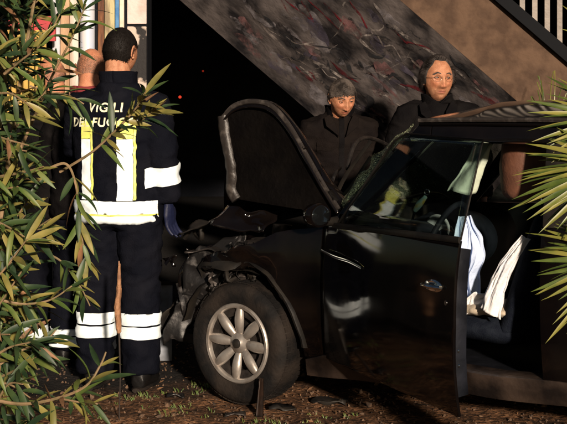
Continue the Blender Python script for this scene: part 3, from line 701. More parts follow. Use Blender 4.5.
sw.tube(ring, .014, 10, cap=False); sw_o = sw.build('steering_wheel', M['interior'], car)
MB().tube([(.70, .43, .72), (.84, .43, .79), (.93, .43, .83)], [.03, .03, .05], 12).build('steering_column', M['interior'], sw_o)
for a in (0, 180, 270):
    MB().tube([(.93, .43, .83), (.93 + .07 * math.sin(R(a)), .43 + .185 * math.cos(R(a)), .83 + .17 * math.sin(R(a)))], .014, 8).build('wheel_spoke', M['interior'], sw_o)
def seat(yc, label, brown):
    s_ = MB()
    s_.tube([(.86, yc, .45), (1.0, yc, .46), (1.25, yc, .44), (1.36, yc, .43)], [(.20, .07), (.23, .085), (.23, .085), (.2, .07)], 16)
    so = ob('seat', remesh(s_, .018, 8), M['seat'], car); finish(so.data, True, 180); so['label'] = label
    bk = MB(); bk.tube([(1.30, yc, .42), (1.36, yc, .55), (1.42, yc, .75), (1.47, yc, .92), (1.50, yc, 1.05)], [(.21, .07), (.235, .085), (.235, .08), (.22, .07), (.15, .05)], 16, up=Vector((1, 0, 0)))
    bo = ob('backrest', remesh(bk, .018, 8), M['seat'], so); finish(bo.data, True, 180)
    hr = MB(); hr.tube([(1.355, yc, 1.04), (1.355, yc, 1.07), (1.35, yc, 1.19), (1.355, yc, 1.31), (1.36, yc, 1.335)], [(.12, .10), (.145, .125), (.148, .13), (.14, .12), (.11, .09)], 16, up=Vector((1, 0, 0)))
    hm = remesh(hr, .014, 8); wrinkle(hm, .0015, 20); ho = ob('headrest', hm, M['headrest'] if brown else M['seat'], so); finish(ho.data, True, 180)
    for dy in (-.06, .06): MB().tube([(1.46, yc + dy, 1.0), (1.41, yc + dy, 1.1)], .007, 8).build('headrest_post', M['chrome'], so)
    return so
s1o = seat(.42, 'driver seat with brown headrest and beige cushion', True); seat(1.20, 'dark passenger seat', False)
cu = MB(); cu.tube([(1.06, .34, .525), (1.16, .34, .535), (1.30, .36, .53)], [(.15, .022), (.17, .032), (.16, .03)], 16)
cm = remesh(cu, .012, 6); wrinkle(cm, .006, 12); finish(ob('beige_cushion', cm, M['beige'], s1o).data, True, 180)
# side airbag strip burst along the backrest edge
sa = MB()
def sab(u, v):
    p = Vector((1.295, .15, .535)).lerp(Vector((1.445, .20, .885)), u) + Vector((-.03, 0, 0)) * math.sin(math.pi * u)
    wv = .110 * (1 - .62 * u) * (1 + .25 * noise.noise(Vector((u * 5, 0, 1))))
    fold = .016 * noise.noise(Vector((v * 4.5 + u * 1.5, u * 2.2, 3))) + .012 * noise.noise(Vector((v * 9 - u * 3, u * 4, 8)))
    return p + Vector((.88, .1, -.42)) * ((v - .5) * wv) + Vector((-.02, -.02 * math.sin(math.pi * v) + fold, 0))
sa.grid(sab, 40, 24); solid(sa.build('side_airbag', M['airbagw'], s1o), .004, 0)
# steering wheel airbag, deflated and hanging
def hang(u, v):
    a = u * 2 - 1
    wv = (.012 + .085 * math.sin(math.pi * (.06 + .62 * v)) - .03 * v) * (1 + .2 * noise.noise(Vector((v * 4, 0, 2))))
    z = .955 - v * .40 + .025 * math.sin(u * 5) * v
    return Vector((1.085 + a * wv + .015 * math.sin(v * 6), .30 + a * wv * .5 + (.03 + .02 * v) * noise.noise(Vector((a * 2.6, v * 1.6, 4))) + .02 * noise.noise(Vector((a * 6, v * 2.5, 7))), z)) + crush(Vector((u, v * 2, 0)), .010, 3, 2)
hg = MB().grid(hang, 28, 36).build('deflated_airbag', M['airbag'], sw_o); solid(hg, .005, 0)
def cloth2(u, v):
    p = Vector((1.09, .20, .56)).lerp(Vector((1.24, .24, .60)), u)
    return p + Vector((.01 * math.sin(u * 7), .02 * math.sin(v * 5), -.075 * v + .025 * math.sin(u * 3.1))) + crush(Vector((u, v, 5)), .02, 3, 2)
solid(MB().grid(cloth2, 20, 10).build('airbag_tail', M['airbagw'], sw_o), .006, 0)
# curtain airbag at the far side
def curt(u, v):
    x0, x1 = (1.085, 1.180) ; w0, w1 = (.915, 1.070)
    xa = x0 + (w0 - x0) * v; xb = x1 + (w1 - x1) * v
    return Vector((xa + (xb - xa) * u, .45 + .03 * math.sin(u * 5 + v * 2), 1.30 - .245 * v + .01 * math.sin(u * 6))) + crush(Vector((u * 2, v * 2, 3)), .008, 2)
solid(MB().grid(curt, 20, 16).build('curtain_airbag', mat('pale_airbag', (.50, .56, .44), .85, 0, (.40, .46, .40), 8, bump=.2), car), .004, 0)
# teal and yellow cylinder with a ring, on a stalk behind the door glass
pe = MB().tube([(.80, .36, .965), (.83, .35, 1.0), (.865, .34, 1.035)], [.012, .017, .010], 12).build('ringed_cylinder', mat('teal_yellow', (.30, .55, .55), .25, .2, (.55, .42, .06), 25), car)
rgp = []
for i in range(17):
    a = 2 * math.pi * i / 16; rgp.append(Vector((.875 + .013 * math.cos(a), .335, 1.058 + .013 * math.sin(a))))
MB().tube(rgp, .003, 6, cap=False).build('ring', M['chrome'], pe)
MB().tube([(.78, .36, .90), (.80, .36, .965)], .006, 6).build('stalk', M['interior'], pe)

# wrecked engine bay
MB().box((.10, W / 2, .50), (.46, .62, .42), Euler((0, .1, .1))).build('engine_block', M['dark'], car)
def cr_sheet(name, c, ux, uy, amt, seed, m, n=22):
    c = Vector(c); ux = Vector(ux); uy = Vector(uy)
    def f(u, v):
        p = c + ux * (u - .5) + uy * (v - .5); q = p * 4 + Vector((seed, seed * 2, 0))
        return p + crush(p, amt, 5.5, seed) + crush(p, amt * .45, 13, seed + 3)
    o = MB().grid(f, n, n).build(name, m, car, angle=25); solid(o, .006, 0); return o
cr_sheet('crumpled_front_panel', (-.36, .55, .52), (.12, .85, .05), (.05, .02, .42), .09, 1, M['paint'])
cr_sheet('crumpled_wing', (-.22, .14, .66), (.30, .02, .06), (.02, .08, .22), .07, 2, M['scrap'])
cr_sheet('torn_inner_wing', (-.10, .22, .76), (.42, .05, .10), (.03, .22, .05), .06, 6, M['dark'])
cr_sheet('bent_bumper', (-.50, .60, .36), (.05, .9, -.1), (.08, .05, .22), .09, 9, M['trim'])
cr_sheet('torn_flap', (-.30, .16, .88), (.20, .04, .08), (.05, .12, .05), .05, 13, M['trim'], 14)
cr_sheet('torn_flap', (-.02, .12, .90), (.28, .04, -.05), (.02, .10, .08), .05, 17, M['paint'], 14)
cr_sheet('split_liner', (-.38, .10, .40), (.10, .05, .02), (.05, .05, .34), .05, 21, M['scrap'], 16)
rad = MB().box((-.24, W / 2 - .05, .52), (.035, .62, .34), Euler((0, .25, .15))).build('radiator', M['dark'], car, smooth=False)
for i in range(18):
    MB().box((-.262 + .003 * (i % 3), .50 + i * .036, .52), (.012, .006, .32), Euler((0, .25 + .1 * noise.noise(Vector((i, 0, 0))), .15))).build('fin', M['scrap'], rad, smooth=False)
for i in range(16):
    a = Vector((rc.uniform(-.30, .10), rc.uniform(.06, .25), rc.uniform(.52, .78))); pts = [a]
    for k in range(4): pts.append(pts[-1] + Vector((rc.uniform(-.04, .04), rc.uniform(-.03, .05), rc.uniform(-.08, .03))))
    MB().tube(spline(pts, 5), rc.choice([.002, .003, .004]), 5).build('wire', rc.choice([M['trim'], M['scrap'], M['dark']]), car)
hl = MB(); hl.lathe([(.001, -.02), (.06, -.018), (.085, -.005), (.095, .01), (.10, .03), (.08, .07), (.04, .12), (.001, .13)], 32, 'Y')
e = Euler((.2, .1, R(-50))).to_matrix(); hl.v = [e @ v + Vector((-.43, .16, .45)) for v in hl.v]; hlo = hl.build('broken_headlamp', M['dark'], car)
hr_ = MB(); hr_.lathe([(.085, -.012), (.10, -.012), (.104, .012), (.085, .012)], 32, 'Y'); hr_.v = [e @ v + Vector((-.435, .155, .45)) for v in hr_.v]; hr_.build('lamp_ring', M['scrap'], hlo)
hi = MB(); hi.lathe([(.001, -.03), (.02, -.028), (.03, -.018), (.001, -.018)], 20, 'Y'); hi.v = [e @ v + Vector((-.43, .15, .44)) for v in hi.v]; hi.build('bulb', M['lens'], hlo)
for i in range(13):
    a = Vector((rc.uniform(-.42, -.05), rc.uniform(.06, .5), rc.uniform(.42, .85)))
    pts = [a]
    for k in range(4): pts.append(pts[-1] + Vector((rc.uniform(-.09, .07), rc.uniform(-.05, .09), rc.uniform(-.12, .10))))
    MB().tube(spline(pts, 5), rc.choice([.004, .006, .010, .014]), 7).build('hose', rc.choice([M['trim'], M['trim'], M['dark'], M['scrap']]), car)
for i in range(9):
    c = Vector((rc.uniform(-.36, .02), rc.uniform(.08, .35), rc.uniform(.40, .76)))
    MB().box(c, (rc.uniform(.03, .10), rc.uniform(.01, .05), rc.uniform(.02, .07)), Euler((rc.random() * 3, rc.random() * 3, rc.random() * 3))).build('broken_bracket', rc.choice([M['scrap'], M['dark'], M['trim']]), car, smooth=False)
for i in range(34):
    c = Vector((rc.uniform(-.46, .16), rc.uniform(.04, .40), 0)); c.z = rc.uniform(.36, .74 + .2 * max(0, c.x + .3))
    a_ = Vector((rc.gauss(0, 1), rc.gauss(0, .5), rc.gauss(0, 1))).normalized() * rc.uniform(.05, .15); b_ = Vector((rc.gauss(0, 1), rc.gauss(0, .5), rc.gauss(0, 1))).normalized() * rc.uniform(.02, .07)
    def jag(u, v): return c + a_ * (u - .5) + b_ * (v - .5) * (1.25 - u * 1.1 + .5 * noise.noise(Vector((u * 9, i, 0)))) + crush(Vector((u * 1.2, v, i * 1.7)), .035, 3, i)
    solid(MB().grid(jag, 9, 4).build('torn_metal', rc.choice([M['scrap'], M['dark'], M['trim'], M['trim'], M['paint']]), car, angle=22), .003, 0)
MB().tube([(.02, .30, .36), (.04, .34, .60), (.05, .36, .86)], [.045, .055, .05], 14).build('strut', M['dark'], car)
MB().box((-.18, W / 2, .22), (.75, 1.1, .05), Euler((0, .06, 0))).build('under_tray', M['dark'], car)
# inner arch liner keeps the wheel housing closed
def liner(u, v):
    a = R(8 + 160 * u); return Vector((.36 * math.cos(a), .05 + v * .34, .30 + .355 * math.sin(a))) + crush(Vector((u * 3, v, 0)), .012, 4)
MB().grid(liner, 30, 6).build('arch_liner', M['trim'], car)
def liner2(u, v):
    a = R(8 + 164 * u); return Vector((2.467 + .355 * math.cos(a), .05 + v * .3, .30 + .352 * math.sin(a)))
MB().grid(liner2, 24, 4).build('arch_liner', M['trim'], car)
#PART2
# ------------------------------------------------------------------ people
def head_mesh(skinm, seed=0, fat=1.0, age=.5):
    mb = MB(); NU, NV = 112, 84
    def pt(u, v):
        th = math.pi * v; ph = 2 * math.pi * u
        # denser at the front
        ph = ph - .55 * math.sin(ph)
        d = Vector((math.sin(th) * math.sin(ph), -math.sin(th) * math.cos(ph), math.cos(th)))
        x, y, z = d.x * .0765 * fat, d.y * .097, d.z * .120
        zz = z / .120
        lowr = max(0, -zz - .05)
        x *= 1 - .30 * lowr ** 1.5
        if y > 0: y *= 1 - .45 * max(0, -zz) ** .8; 
        if y < 0: y *= 1 - .05 * lowr
        if zz > .2 and y < 0: y *= 1 - .06 * (zz - .2)
        fr = max(0, -d.y) ** 1.5
        G = lambda cx, cz, sx, sz: math.exp(-((abs(x) - cx) / sx) ** 2 - ((z - cz) / sz) ** 2)
        G0 = lambda cz, sx, sz: math.exp(-(x / sx) ** 2 - ((z - cz) / sz) ** 2)
        dy = 0
        nz = (.026 - z) / .062
        if 0 < nz < 1.25:
            h = .006 + .021 * nz if nz < 1 else .027 * max(0, 1 - (nz - 1) / .25)
            wd = .0090 + .0075 * min(1, nz)
            dy -= h * math.exp(-(x / wd) ** 2)
        dy -= .008 * G(.0150, -.033, .006, .007)
        dy += .0155 * G(.030, .012, .015, .0105)
        dy -= .0070 * G(.028, .033, .018, .007)
        dy -= .004 * G0(.034, .014, .010)
        dy -= .006 * G(.044, -.018, .018, .014)
        dy += .0065 * G(.036, -.050, .011, .018)
        dy -= .0055 * G0(-.0565, .019, .0045)
        dy += .0060 * G0(-.0625, .022, .0022)
        dy -= .0065 * G0(-.0690, .016, .0050)
        dy += .003 * G0(-.080, .018, .005)
        dy -= .009 * G0(-.098, .020, .013)
        dy += .0030 * age * G(.027, -.044, .0035, .014) + .002 * age * G(.034, -.004, .012, .004)
        dy += .0008 * age * math.sin(z * 520) * G0(.062, .035, .014)
        return Vector((x, y + dy * fr, z + .002 * noise.noise(Vector((x * 30 + seed, y * 30, z * 30))))) + d * (.0007 * noise.noise(Vector((x * 120 + seed, y * 120, z * 120))))
    mb.grid(pt, NU, NV)
    # eyelids: thin rolls above and below each eye
    for s in (-1, 1):
        for dz, r_ in ((.0072, .0030), (-.0056, .0024)):
            mb.tube([(s * (.031 - .014), -.0795, .012 + dz * .1), (s * .026, -.0865, .012 + dz * .85), (s * .033, -.0868, .012 + dz), (s * .040, -.083, .012 + dz * .7), (s * .046, -.076, .012)], [r_ * .6, r_, r_, r_, r_ * .5], 6)
        ex, ey = s * .0775 * fat, .006   # ears
        er = []
        for i in range(13):
            a = R(-60 + 290 * i / 12); er.append(Vector((ex + s * (.002 + .005 * math.sin(a) + .004 * math.cos(a)), ey + .017 * math.cos(a) + .004, .000 + .030 * math.sin(a))))
        mb.tube(er, .0042, 7)
        mb.tube([(ex - s * .008, ey, -.018), (ex - s * .002, ey + .006, .0), (ex + s * .001, ey + .008, .018)], [(.010, .004), (.015, .005), (.009, .004)], 8, up=Vector((1, 0, 0)))
        mb.tube([(ex - s * .003, ey - .004, -.032), (ex + s * .0, ey, -.022)], [.006, .007], 8)
    return mb

def hair_strands(rng, region, length, out, down, n, wd=.0016, fat=1.0, sweep=0.0):
    """thin tapered strands rooted on the skull; region(dir) gives coverage 0..1"""
    mb = MB(); k = 0
    while k < n:
        d = Vector((rng.gauss(0, 1), rng.gauss(0, 1), rng.gauss(0, 1))).normalized()
        if rng.random() > region(d): continue
        k += 1
        z = d.z * .120; x = d.x * .0765 * fat; y = d.y * .097; lowr = max(0, -d.z - .05)
        x *= 1 - .30 * lowr ** 1.5
        if y > 0: y *= 1 - .45 * max(0, -d.z) ** .8
        root = Vector((x, y, z)) + d * (length * .22 if length > .008 else -.0005)
        cl = noise.noise(d * 5) * .5
        flow = (Vector((0, .35, -1)) * down + d * out + Vector((0, 1, .1)) * sweep * max(0, d.z + .2) + Vector((cl, noise.noise(d * 5 + Vector((9, 0, 0))) * .5, 0)) * .28 + Vector((rng.gauss(0, .09), rng.gauss(0, .09), rng.gauss(0, .09)))).normalized()
        ln_ = length * rng.uniform(.6, 1.2)
        p1 = root + (d * .6 + flow * .5).normalized() * ln_ * .45; p2 = p1 + flow * ln_ * .6
        sd = flow.cross(d)
        sd = (sd.normalized() if sd.length > 1e-4 else Vector((1, 0, 0))) * wd
        mb.add([root - sd, root + sd, p1 + sd, p1 - sd, p2], [(0, 1, 2, 3), (3, 2, 4)])
    return mb
def hair_cap(region, thick, fat=1.0, seed=0):
    mb = MB(); NU, NV = 64, 44; keep = {}
    vs = []; fs = []
    for j in range(NV + 1):
        for i in range(NU):
            th = math.pi * j / NV; ph = 2 * math.pi * i / NU
            d = Vector((math.sin(th) * math.sin(ph), -math.sin(th) * math.cos(ph), math.cos(th)))
            r = region(d); z = d.z * .120; x = d.x * .0765 * fat; y = d.y * .097; lowr = max(0, -d.z - .05)
            x *= 1 - .30 * lowr ** 1.5
            if y > 0: y *= 1 - .45 * max(0, -d.z) ** .8
            vs.append(Vector((x, y, z)) + d * (thick * min(1, r * 1.4) + .009 * min(1, r * 1.2) - .007 + .002 * noise.noise(d * 7 + Vector((seed, 0, 0))) * r))
            keep[len(vs) - 1] = r
    for j in range(NV):
        for i in range(NU):
            q = (j * NU + i, j * NU + (i + 1) % NU, (j + 1) * NU + (i + 1) % NU, (j + 1) * NU + i)
            if max(keep[a] for a in q) > .15: fs.append(q)
    mb.add(vs, fs); return mb

def hand_mb(mb, wrist, direction, palm_n, scale=1.0, curl=.5, side=1):
    """palm and five separate bent fingers; the thumb leaves the side of the palm"""
    d = direction.normalized(); n = palm_n.normalized(); s = d.cross(n).normalized() * side
    w = wrist
    mb.tube([w - d * .03, w, w + d * .045 * scale, w + d * .09 * scale], [(.024 * scale, .019 * scale), (.026 * scale, .018 * scale), (.042 * scale, .017 * scale), (.040 * scale, .014 * scale)], 10, up=n)
    for i, (o, ln_) in enumerate(((-.030, .070), (-.010, .080), (.011, .075), (.031, .058))):
        p = w + (d * .085 + s * o) * scale; dd = d.copy(); pts = [p]
        for k in range(3):
            dd = (Matrix.Rotation(-curl * .55 * side, 3, s) @ dd); pts.append(pts[-1] + dd * ln_ * scale * (.45, .32, .26)[k])
        mb.tube(pts, [.0092 * scale, .0088 * scale, .0080 * scale, .0065 * scale], 8)
    p = w + (d * .030 - s * .030) * scale; dd = (d * .7 - s * .65 + n * .3).normalized()
    mb.tube([p, p + dd * .035 * scale, p + dd * .035 * scale + (d * .9 - s * .15 + n * .2).normalized() * .032 * scale, p + dd * .035 * scale + (d * .95 + n * .2).normalized() * .055 * scale], [.012 * scale, .011 * scale, .010 * scale, .007 * scale], 8)

def person(label, loc, rz, H=1.78, coat='navy', trousers='navy', skin='skin', hair=None, head_rot=(0, 0, 0), head_off=(0, 0, 0), lean=0.0,
           rightarm=None, leftarm=None, seed=0, collar=None, coat_len=.83, fat=1.0, age=.5, gloves=False, cat='person', bulk=1.0, col_h=.10, col_v=.055, stubble=.45, head_s=1.0, glasses=False):
    k = H / 1.78
    root = empty('person', loc, rz); tag(root, label, cat)
    V = lambda x, y, z: Vector((x, y - lean * max(0, z - .95), z)) * k
    ra_ = [V(*p) for p in (rightarm or ((-.185, .01, 1.43), (-.265, .03, 1.15), (-.275, -.06, .90)))]
    la_ = [V(*p) for p in (leftarm or ((.185, .01, 1.43), (.265, .03, 1.15), (.275, -.06, .90)))]
    hc = V(head_off[0], -.022 + head_off[1], 1.655 + head_off[2])
    HM = Matrix.Translation(hc) @ Euler(tuple(R(a) for a in head_rot), 'XYZ').to_matrix().to_4x4() @ Matrix.Scale(k * head_s, 4)
    # body: one mesh of head, neck, torso, limbs and hands
    body = MB()
    body.tube([V(0, .01, .90), V(0, .0, 1.1), V(0, .0, 1.3), V(0, .01, 1.43), V(0, .015, 1.49)], [(.15 * k, .10 * k), (.14 * k, .10 * k), (.16 * k, .105 * k), (.13 * k, .08 * k), (.06 * k, .06 * k)], 16, up=Vector((0, -1, 0)))
    for arm in (ra_, la_): body.tube([arm[0], arm[0].lerp(arm[1], .5), arm[1], arm[1].lerp(arm[2], .4), arm[2]], [.048 * k, .045 * k, .038 * k, .036 * k, .026 * k], 12)
    legs = []
    for s in (-1, 1):
        lg = [V(s * .10, .0, .93), V(s * .105, -.01, .70), V(s * .11, -.01, .50), V(s * .115, .015, .30), V(s * .12, .02, .08)]; legs.append(lg)
        body.tube(lg, [.085 * k, .07 * k, .052 * k, .05 * k, .036 * k], 12)
    if not gloves:
        for arm, sd in ((ra_, -1), (la_, 1)): hand_mb(body, arm[2], arm[2] - arm[1], Vector((-sd, -.2, 0)), k, .5, sd)
    nb = V(0, .012, 1.44)
    nk = HM @ Vector((0, .022, -.055))
    bme = remesh(body, .013, 3)
    hb_ = head_mesh(skin, seed, fat, age); hb_.v = [HM @ v for v in hb_.v]
    nkm = MB().tube([nb, nb.lerp(nk, .5), nk, HM @ Vector((0, .01, -.01))], [(.072 * k, .066 * k), (.064 * k, .064 * k), (.061 * k, .062 * k), (.05 * k, .05 * k)], 20, up=Vector((0, -1, 0)))
    full = MB(); full.add([v.co.copy() for v in bme.vertices], [tuple(p.vertices) for p in bme.polygons]); full.add(hb_.v, hb_.f); full.add(nkm.v, nkm.f)
    bo = full.build('body', M[skin], root, angle=180)
    ca = bo.data.color_attributes.new('pigment_shade', 'FLOAT_COLOR', 'POINT'); n0 = len(bme.vertices); HI = HM.inverted()
    cols = [1.0] * (4 * len(bo.data.vertices))
    for i_, v_ in enumerate(hb_.v):
        q = HI @ v_; c3 = [1, 1, 1]
        if q.y < -.03:
            lip = math.exp(-(q.x / .021) ** 4 - ((q.z + .063) / .0085) ** 4); flush = math.exp(-((abs(q.x) - .04) / .02) ** 2 - ((q.z + .02) / .02) ** 2) + math.exp(-(q.x / .014) ** 2 - ((q.z + .03) / .014) ** 2)
            be = max(0, min(1, (-.040 - q.z) / .02)) * stubble * (1 - lip) * (.7 + .6 * noise.noise(q * 140)); lipgap_shade = math.exp(-(q.x / .022) ** 4 - ((q.z + .0628) / .0022) ** 2); socket_shade = math.exp(-((abs(q.x) - .031) / .014) ** 2 - ((q.z - .010) / .010) ** 2)  # besides lips, flush and stubble: socket and lip-gap shade painted into the colour
            c3 = [max(.05, (1 - .25 * lip - .45 * be - .22 * socket_shade) * (1 - .6 * lipgap_shade)), max(.05, (1 - .45 * lip - .16 * flush - .40 * be - .30 * socket_shade) * (1 - .65 * lipgap_shade)), max(.05, (1 - .35 * lip - .18 * flush - .33 * be - .28 * socket_shade) * (1 - .65 * lipgap_shade))]
        if hair and hair[2] < .008:
            rr_ = hair[1](Vector((q.x / .0765, q.y / .097, q.z / .12)).normalized()); c3 = [c * (1 - .22 * rr_ * f_) for c, f_ in zip(c3, (1, .75, .5))]
        cols[4 * (n0 + i_):4 * (n0 + i_) + 3] = c3
    ca.data.foreach_set('color', cols)
    for s in (-1, 1):
        ev = MB().lathe([(.0001, -.0118), (.005, -.0107), (.009, -.0076), (.0118, 0), (.009, .0076), (.0001, .0118)], 18, 'Y', close=False); ev.v = [HM @ (v + Vector((s * .031, -.0745, .0125))) for v in ev.v]
        eo = ev.build('eye', M['eyew'], bo, angle=180)
        iv = MB().lathe([(.0001, -.0128), (.0040, -.0123), (.0066, -.0106), (.0001, -.008)], 16, 'Y', close=False); iv.v = [HM @ (v + Vector((s * .031 + .0015, -.0745, .0125))) for v in iv.v]
        iv.build('iris', M['iris'], bo, angle=180)
    for s in (-1, 1):
        MB().tube([HM @ Vector(q) for q in ((s * .018, -.0815, .0150), (s * .026, -.0888, .0168), (s * .033, -.0890, .0175), (s * .041, -.0840, .0160), (s * .047, -.0765, .0130))], [.0007 * k, .0011 * k, .0012 * k, .0012 * k, .0006 * k], 5).build('eyelashes', M['hairblk'], bo)
    if glasses:
        gl_ = MB(); mm_ = mat('wire_frame', (.10, .085, .07), .3, .8)
        for s in (-1, 1):
            gl_.tube([HM @ Vector((s * .032 + .021 * math.cos(2 * math.pi * i / 20), -.1005 + .006 * abs(math.cos(2 * math.pi * i / 20)) + .004 * (s * math.cos(2 * math.pi * i / 20)) , .008 + .0155 * math.sin(2 * math.pi * i / 20))) for i in range(21)], .0006 * k, 5, cap=False)
            gl_.tube([HM @ Vector(q) for q in ((s * .053, -.092, .011), (s * .072, -.055, .012), (s * .080 * fat, .0, .008))], .0011 * k, 5)
        gl_.tube([HM @ Vector(q) for q in ((-.011, -.100, .010), (0, -.104, .013), (.011, -.100, .010))], .0010 * k, 5)
        gl_.build('glasses', mm_, root)
    if hair:
        hm, region, ln_, out, dn, n = hair; rng = random.Random(seed + 1)
        cap = hair_cap(region, ln_ * .35, fat, seed); stn = hair_strands(rng, region, ln_, out, dn, n, wd=.0010 if ln_ > .008 else .0007, fat=fat, sweep=1.3 if ln_ > .03 else .2)
        hh = MB()
        if ln_ > .008: hh.add([HM @ v for v in cap.v], cap.f)
        hh.add([HM @ v for v in stn.v], stn.f); hh.build('hair', M[hm], root, angle=70)
        for s in (-1, 1):
            eb = MB(); r2 = random.Random(seed + 5)
            for q in range(80):
                u = r2.random(); x = s * (.014 + .034 * u); z = .0335 + .0055 * math.sin(math.pi * min(1, u * 1.15)) - .005 * u ** 3 + r2.uniform(-.0028, .0028); y = -.0950 + .022 * u * u - .003 * (1 - u)
                p = Vector((x, y, z)); eb.add([p + Vector((0, 0, -.0013)), p + Vector((0, 0, .0013)), p + Vector((s * .009, .002, .0026))], [(0, 1, 2)])
            eb.v = [HM @ v for v in eb.v]; eb.build('eyebrow', M[hm], bo, smooth=False)
    # coat
    c = MB(); zl = coat_len; B_ = bulk
    tor = [(zl, .195, .135), (.92, .195, .14), (1.02, .185, .132), (1.18, .196, .138), (1.30, .205, .135), (1.37, .190, .120), (1.425, .145, .105), (1.465, .100, .088), (1.50, .085, .080)]
    c.tube([V(0, .01, z) for z, a, b_ in tor], [(a * k * B_, b_ * k * B_) for z, a, b_ in tor], 28, up=Vector((0, -1, 0)))
    for arm in (ra_, la_):
        arm = [arm[0] - Vector((0, 0, .035)), arm[1], arm[2]]; a0 = arm[0].lerp(Vector((0, arm[0].y, arm[0].z)), .45) + Vector((0, 0, .015))
        c.tube([a0, arm[0], arm[0].lerp(arm[1], .5), arm[1], arm[1].lerp(arm[2], .5), arm[2]], [.075 * k, .082 * k * B_, .074 * k * B_, .066 * k * B_, .060 * k * B_, .052 * k * B_], 16)
    cm_ = remesh(c, .011, 8); wrinkle(cm_, .010, 6.5, seed, (1, 1, 1.9)); wrinkle(cm_, .0025, 22, seed + 4, (1, 1, 1.3))
    coat_o = ob('coat', cm_, M[coat], root); finish(cm_, True, 180)
    # collar
    cl = MB()
    def colf(u, v):
        a = 2 * math.pi * u; rr = (.086 + .006 * v) * k; gap = math.exp(-((abs(a - math.pi)) / .5) ** 2)
        return V(0, .005, 1.462) + Vector((math.sin(a) * rr, math.cos(a) * rr * .95, (col_h * v - col_v * gap * v) * k)) + crush(Vector((u * 3, v, seed)), .008, 2)
    cl.grid(colf, 40, 6); solid(cl.build('collar', M[collar or coat], root, angle=180), .010, 0)
    # trousers
    tr = MB()
    tr.tube([V(0, .01, .80), V(0, .01, .90), V(0, .01, 1.0)], [(.16 * k, .12 * k), (.18 * k, .128 * k), (.17 * k, .12 * k)], 24, up=Vector((0, -1, 0)))
    for lg, s in zip(legs, (-1, 1)):
        tr.tube([lg[0], lg[1], lg[2], lg[3], V(s * .12, .015, .085)], [.108 * k * B_, .096 * k * B_, .082 * k * B_, .080 * k * B_, .078 * k * B_], 18)
    tm = remesh(tr, .012, 8); wrinkle(tm, .011, 6.5, seed + 2, (1, 1, 1.9)); wrinkle(tm, .003, 20, seed + 6, (1, 1, 1.4))
    tro = ob('trousers', tm, M[trousers], root); finish(tm, True, 180)
    for s in (-1, 1):
        bt = MB(); bt.tube([V(s * .12, .025, .26), V(s * .12, .025, .12), V(s * .12, .02, .06)], [.058 * k, .055 * k, .05 * k], 14)
        bt.tube([V(s * .12, .075, .045), V(s * .12, .0, .05), V(s * .125, -.10, .042), V(s * .125, -.17, .034)], [(.036 * k, .040 * k), (.042 * k, .045 * k), (.046 * k, .04 * k), (.036 * k, .03 * k)], 14)
        bm_ = remesh(bt, .010, 6); bo_ = ob('boot', bm_, M['boot'], root); finish(bm_, True, 180)
        MB().tube([V(s * .12, .095, .012), V(s * .12, .06, .012), V(s * .12, .0, .012), V(s * .125, -.10, .012), V(s * .125, -.16, .012), V(s * .125, -.195, .014)], [(.02 * k, .012 * k), (.038 * k, .012 * k), (.042 * k, .012 * k), (.047 * k, .012 * k), (.04 * k, .012 * k), (.02 * k, .01 * k)], 12).build('sole', M['tyre'], bo_)
    if gloves:
        for arm, sd in ((ra_, -1), (la_, 1)):
            hb = MB(); hand_mb(hb, arm[2] + (arm[2] - arm[1]).normalized() * .02, arm[2] - arm[1], Vector((-sd, -.3, 0)), k * 1.12, .55, sd)
            gm_ = remesh(hb, .006, 2); go = ob('glove', gm_, M['glove'], root); finish(gm_, True, 180)
    return dict(root=root, coat=coat_o, trousers=tro, V=V, k=k, ra=ra_, la=la_, HM=HM)

def band(src, planes, m, parent, name='reflective_band', off=.005):
    """cut a strip out of a garment and lift it a few millimetres off the cloth"""
    bm = bmesh.new(); bm.from_mesh(src.data)
    for co_, no_ in planes:
        bmesh.ops.bisect_plane(bm, geom=bm.verts[:] + bm.edges[:] + bm.faces[:], plane_co=co_, plane_no=no_, clear_outer=True)
    bm.normal_update()
    ns = {v: v.normal.copy() for v in bm.verts}
    for v in bm.verts: v.co += ns[v] * off
    me = bpy.data.meshes.new(name); bm.to_mesh(me); bm.free(); me.materials.clear(); finish(me, True, 180)
    if not len(me.polygons): bpy.data.meshes.remove(me); return None
    o = ob(name, me, m, parent); return o

# hair regions: direction on the skull -> coverage
def hair_nape(d):
    f = d.z - (.50 * max(0, -d.y) ** .7 if d.y < 0 else -1.05 * d.y)
    return max(0, min(1, (f + .06) * 6))
def hair_full(d):      # short hair, full head, clean face and neck
    line = .50 if d.y < 0 else -.62
    f = d.z - (.50 * max(0, -d.y) ** .7 * 1.0 if d.y < 0 else -.70 * d.y)
    return max(0, min(1, (f + .03) * 6))
def hair_receding(d):      # high forehead, hair swept back and full at the sides
    front = d.z - .86 + 1.0 * max(0, abs(d.x) - .40)
    side = min((d.y + .30) * 2.5, d.z + .22 + .75 * max(0, d.y))
    return max(0, min(1, (max(front if d.y < 0 else -1, side) + .02) * 6))
def hair_fringe(d):    # bald crown, short sides
    if d.z > .55: return 0.02
    f = d.z - (.3 if d.y < 0 else -.65 * d.y)
    if d.y < -.25: return 0
    return max(0, min(1, (f + .2) * 4)) * max(0, min(1, (.58 - d.z) * 4))

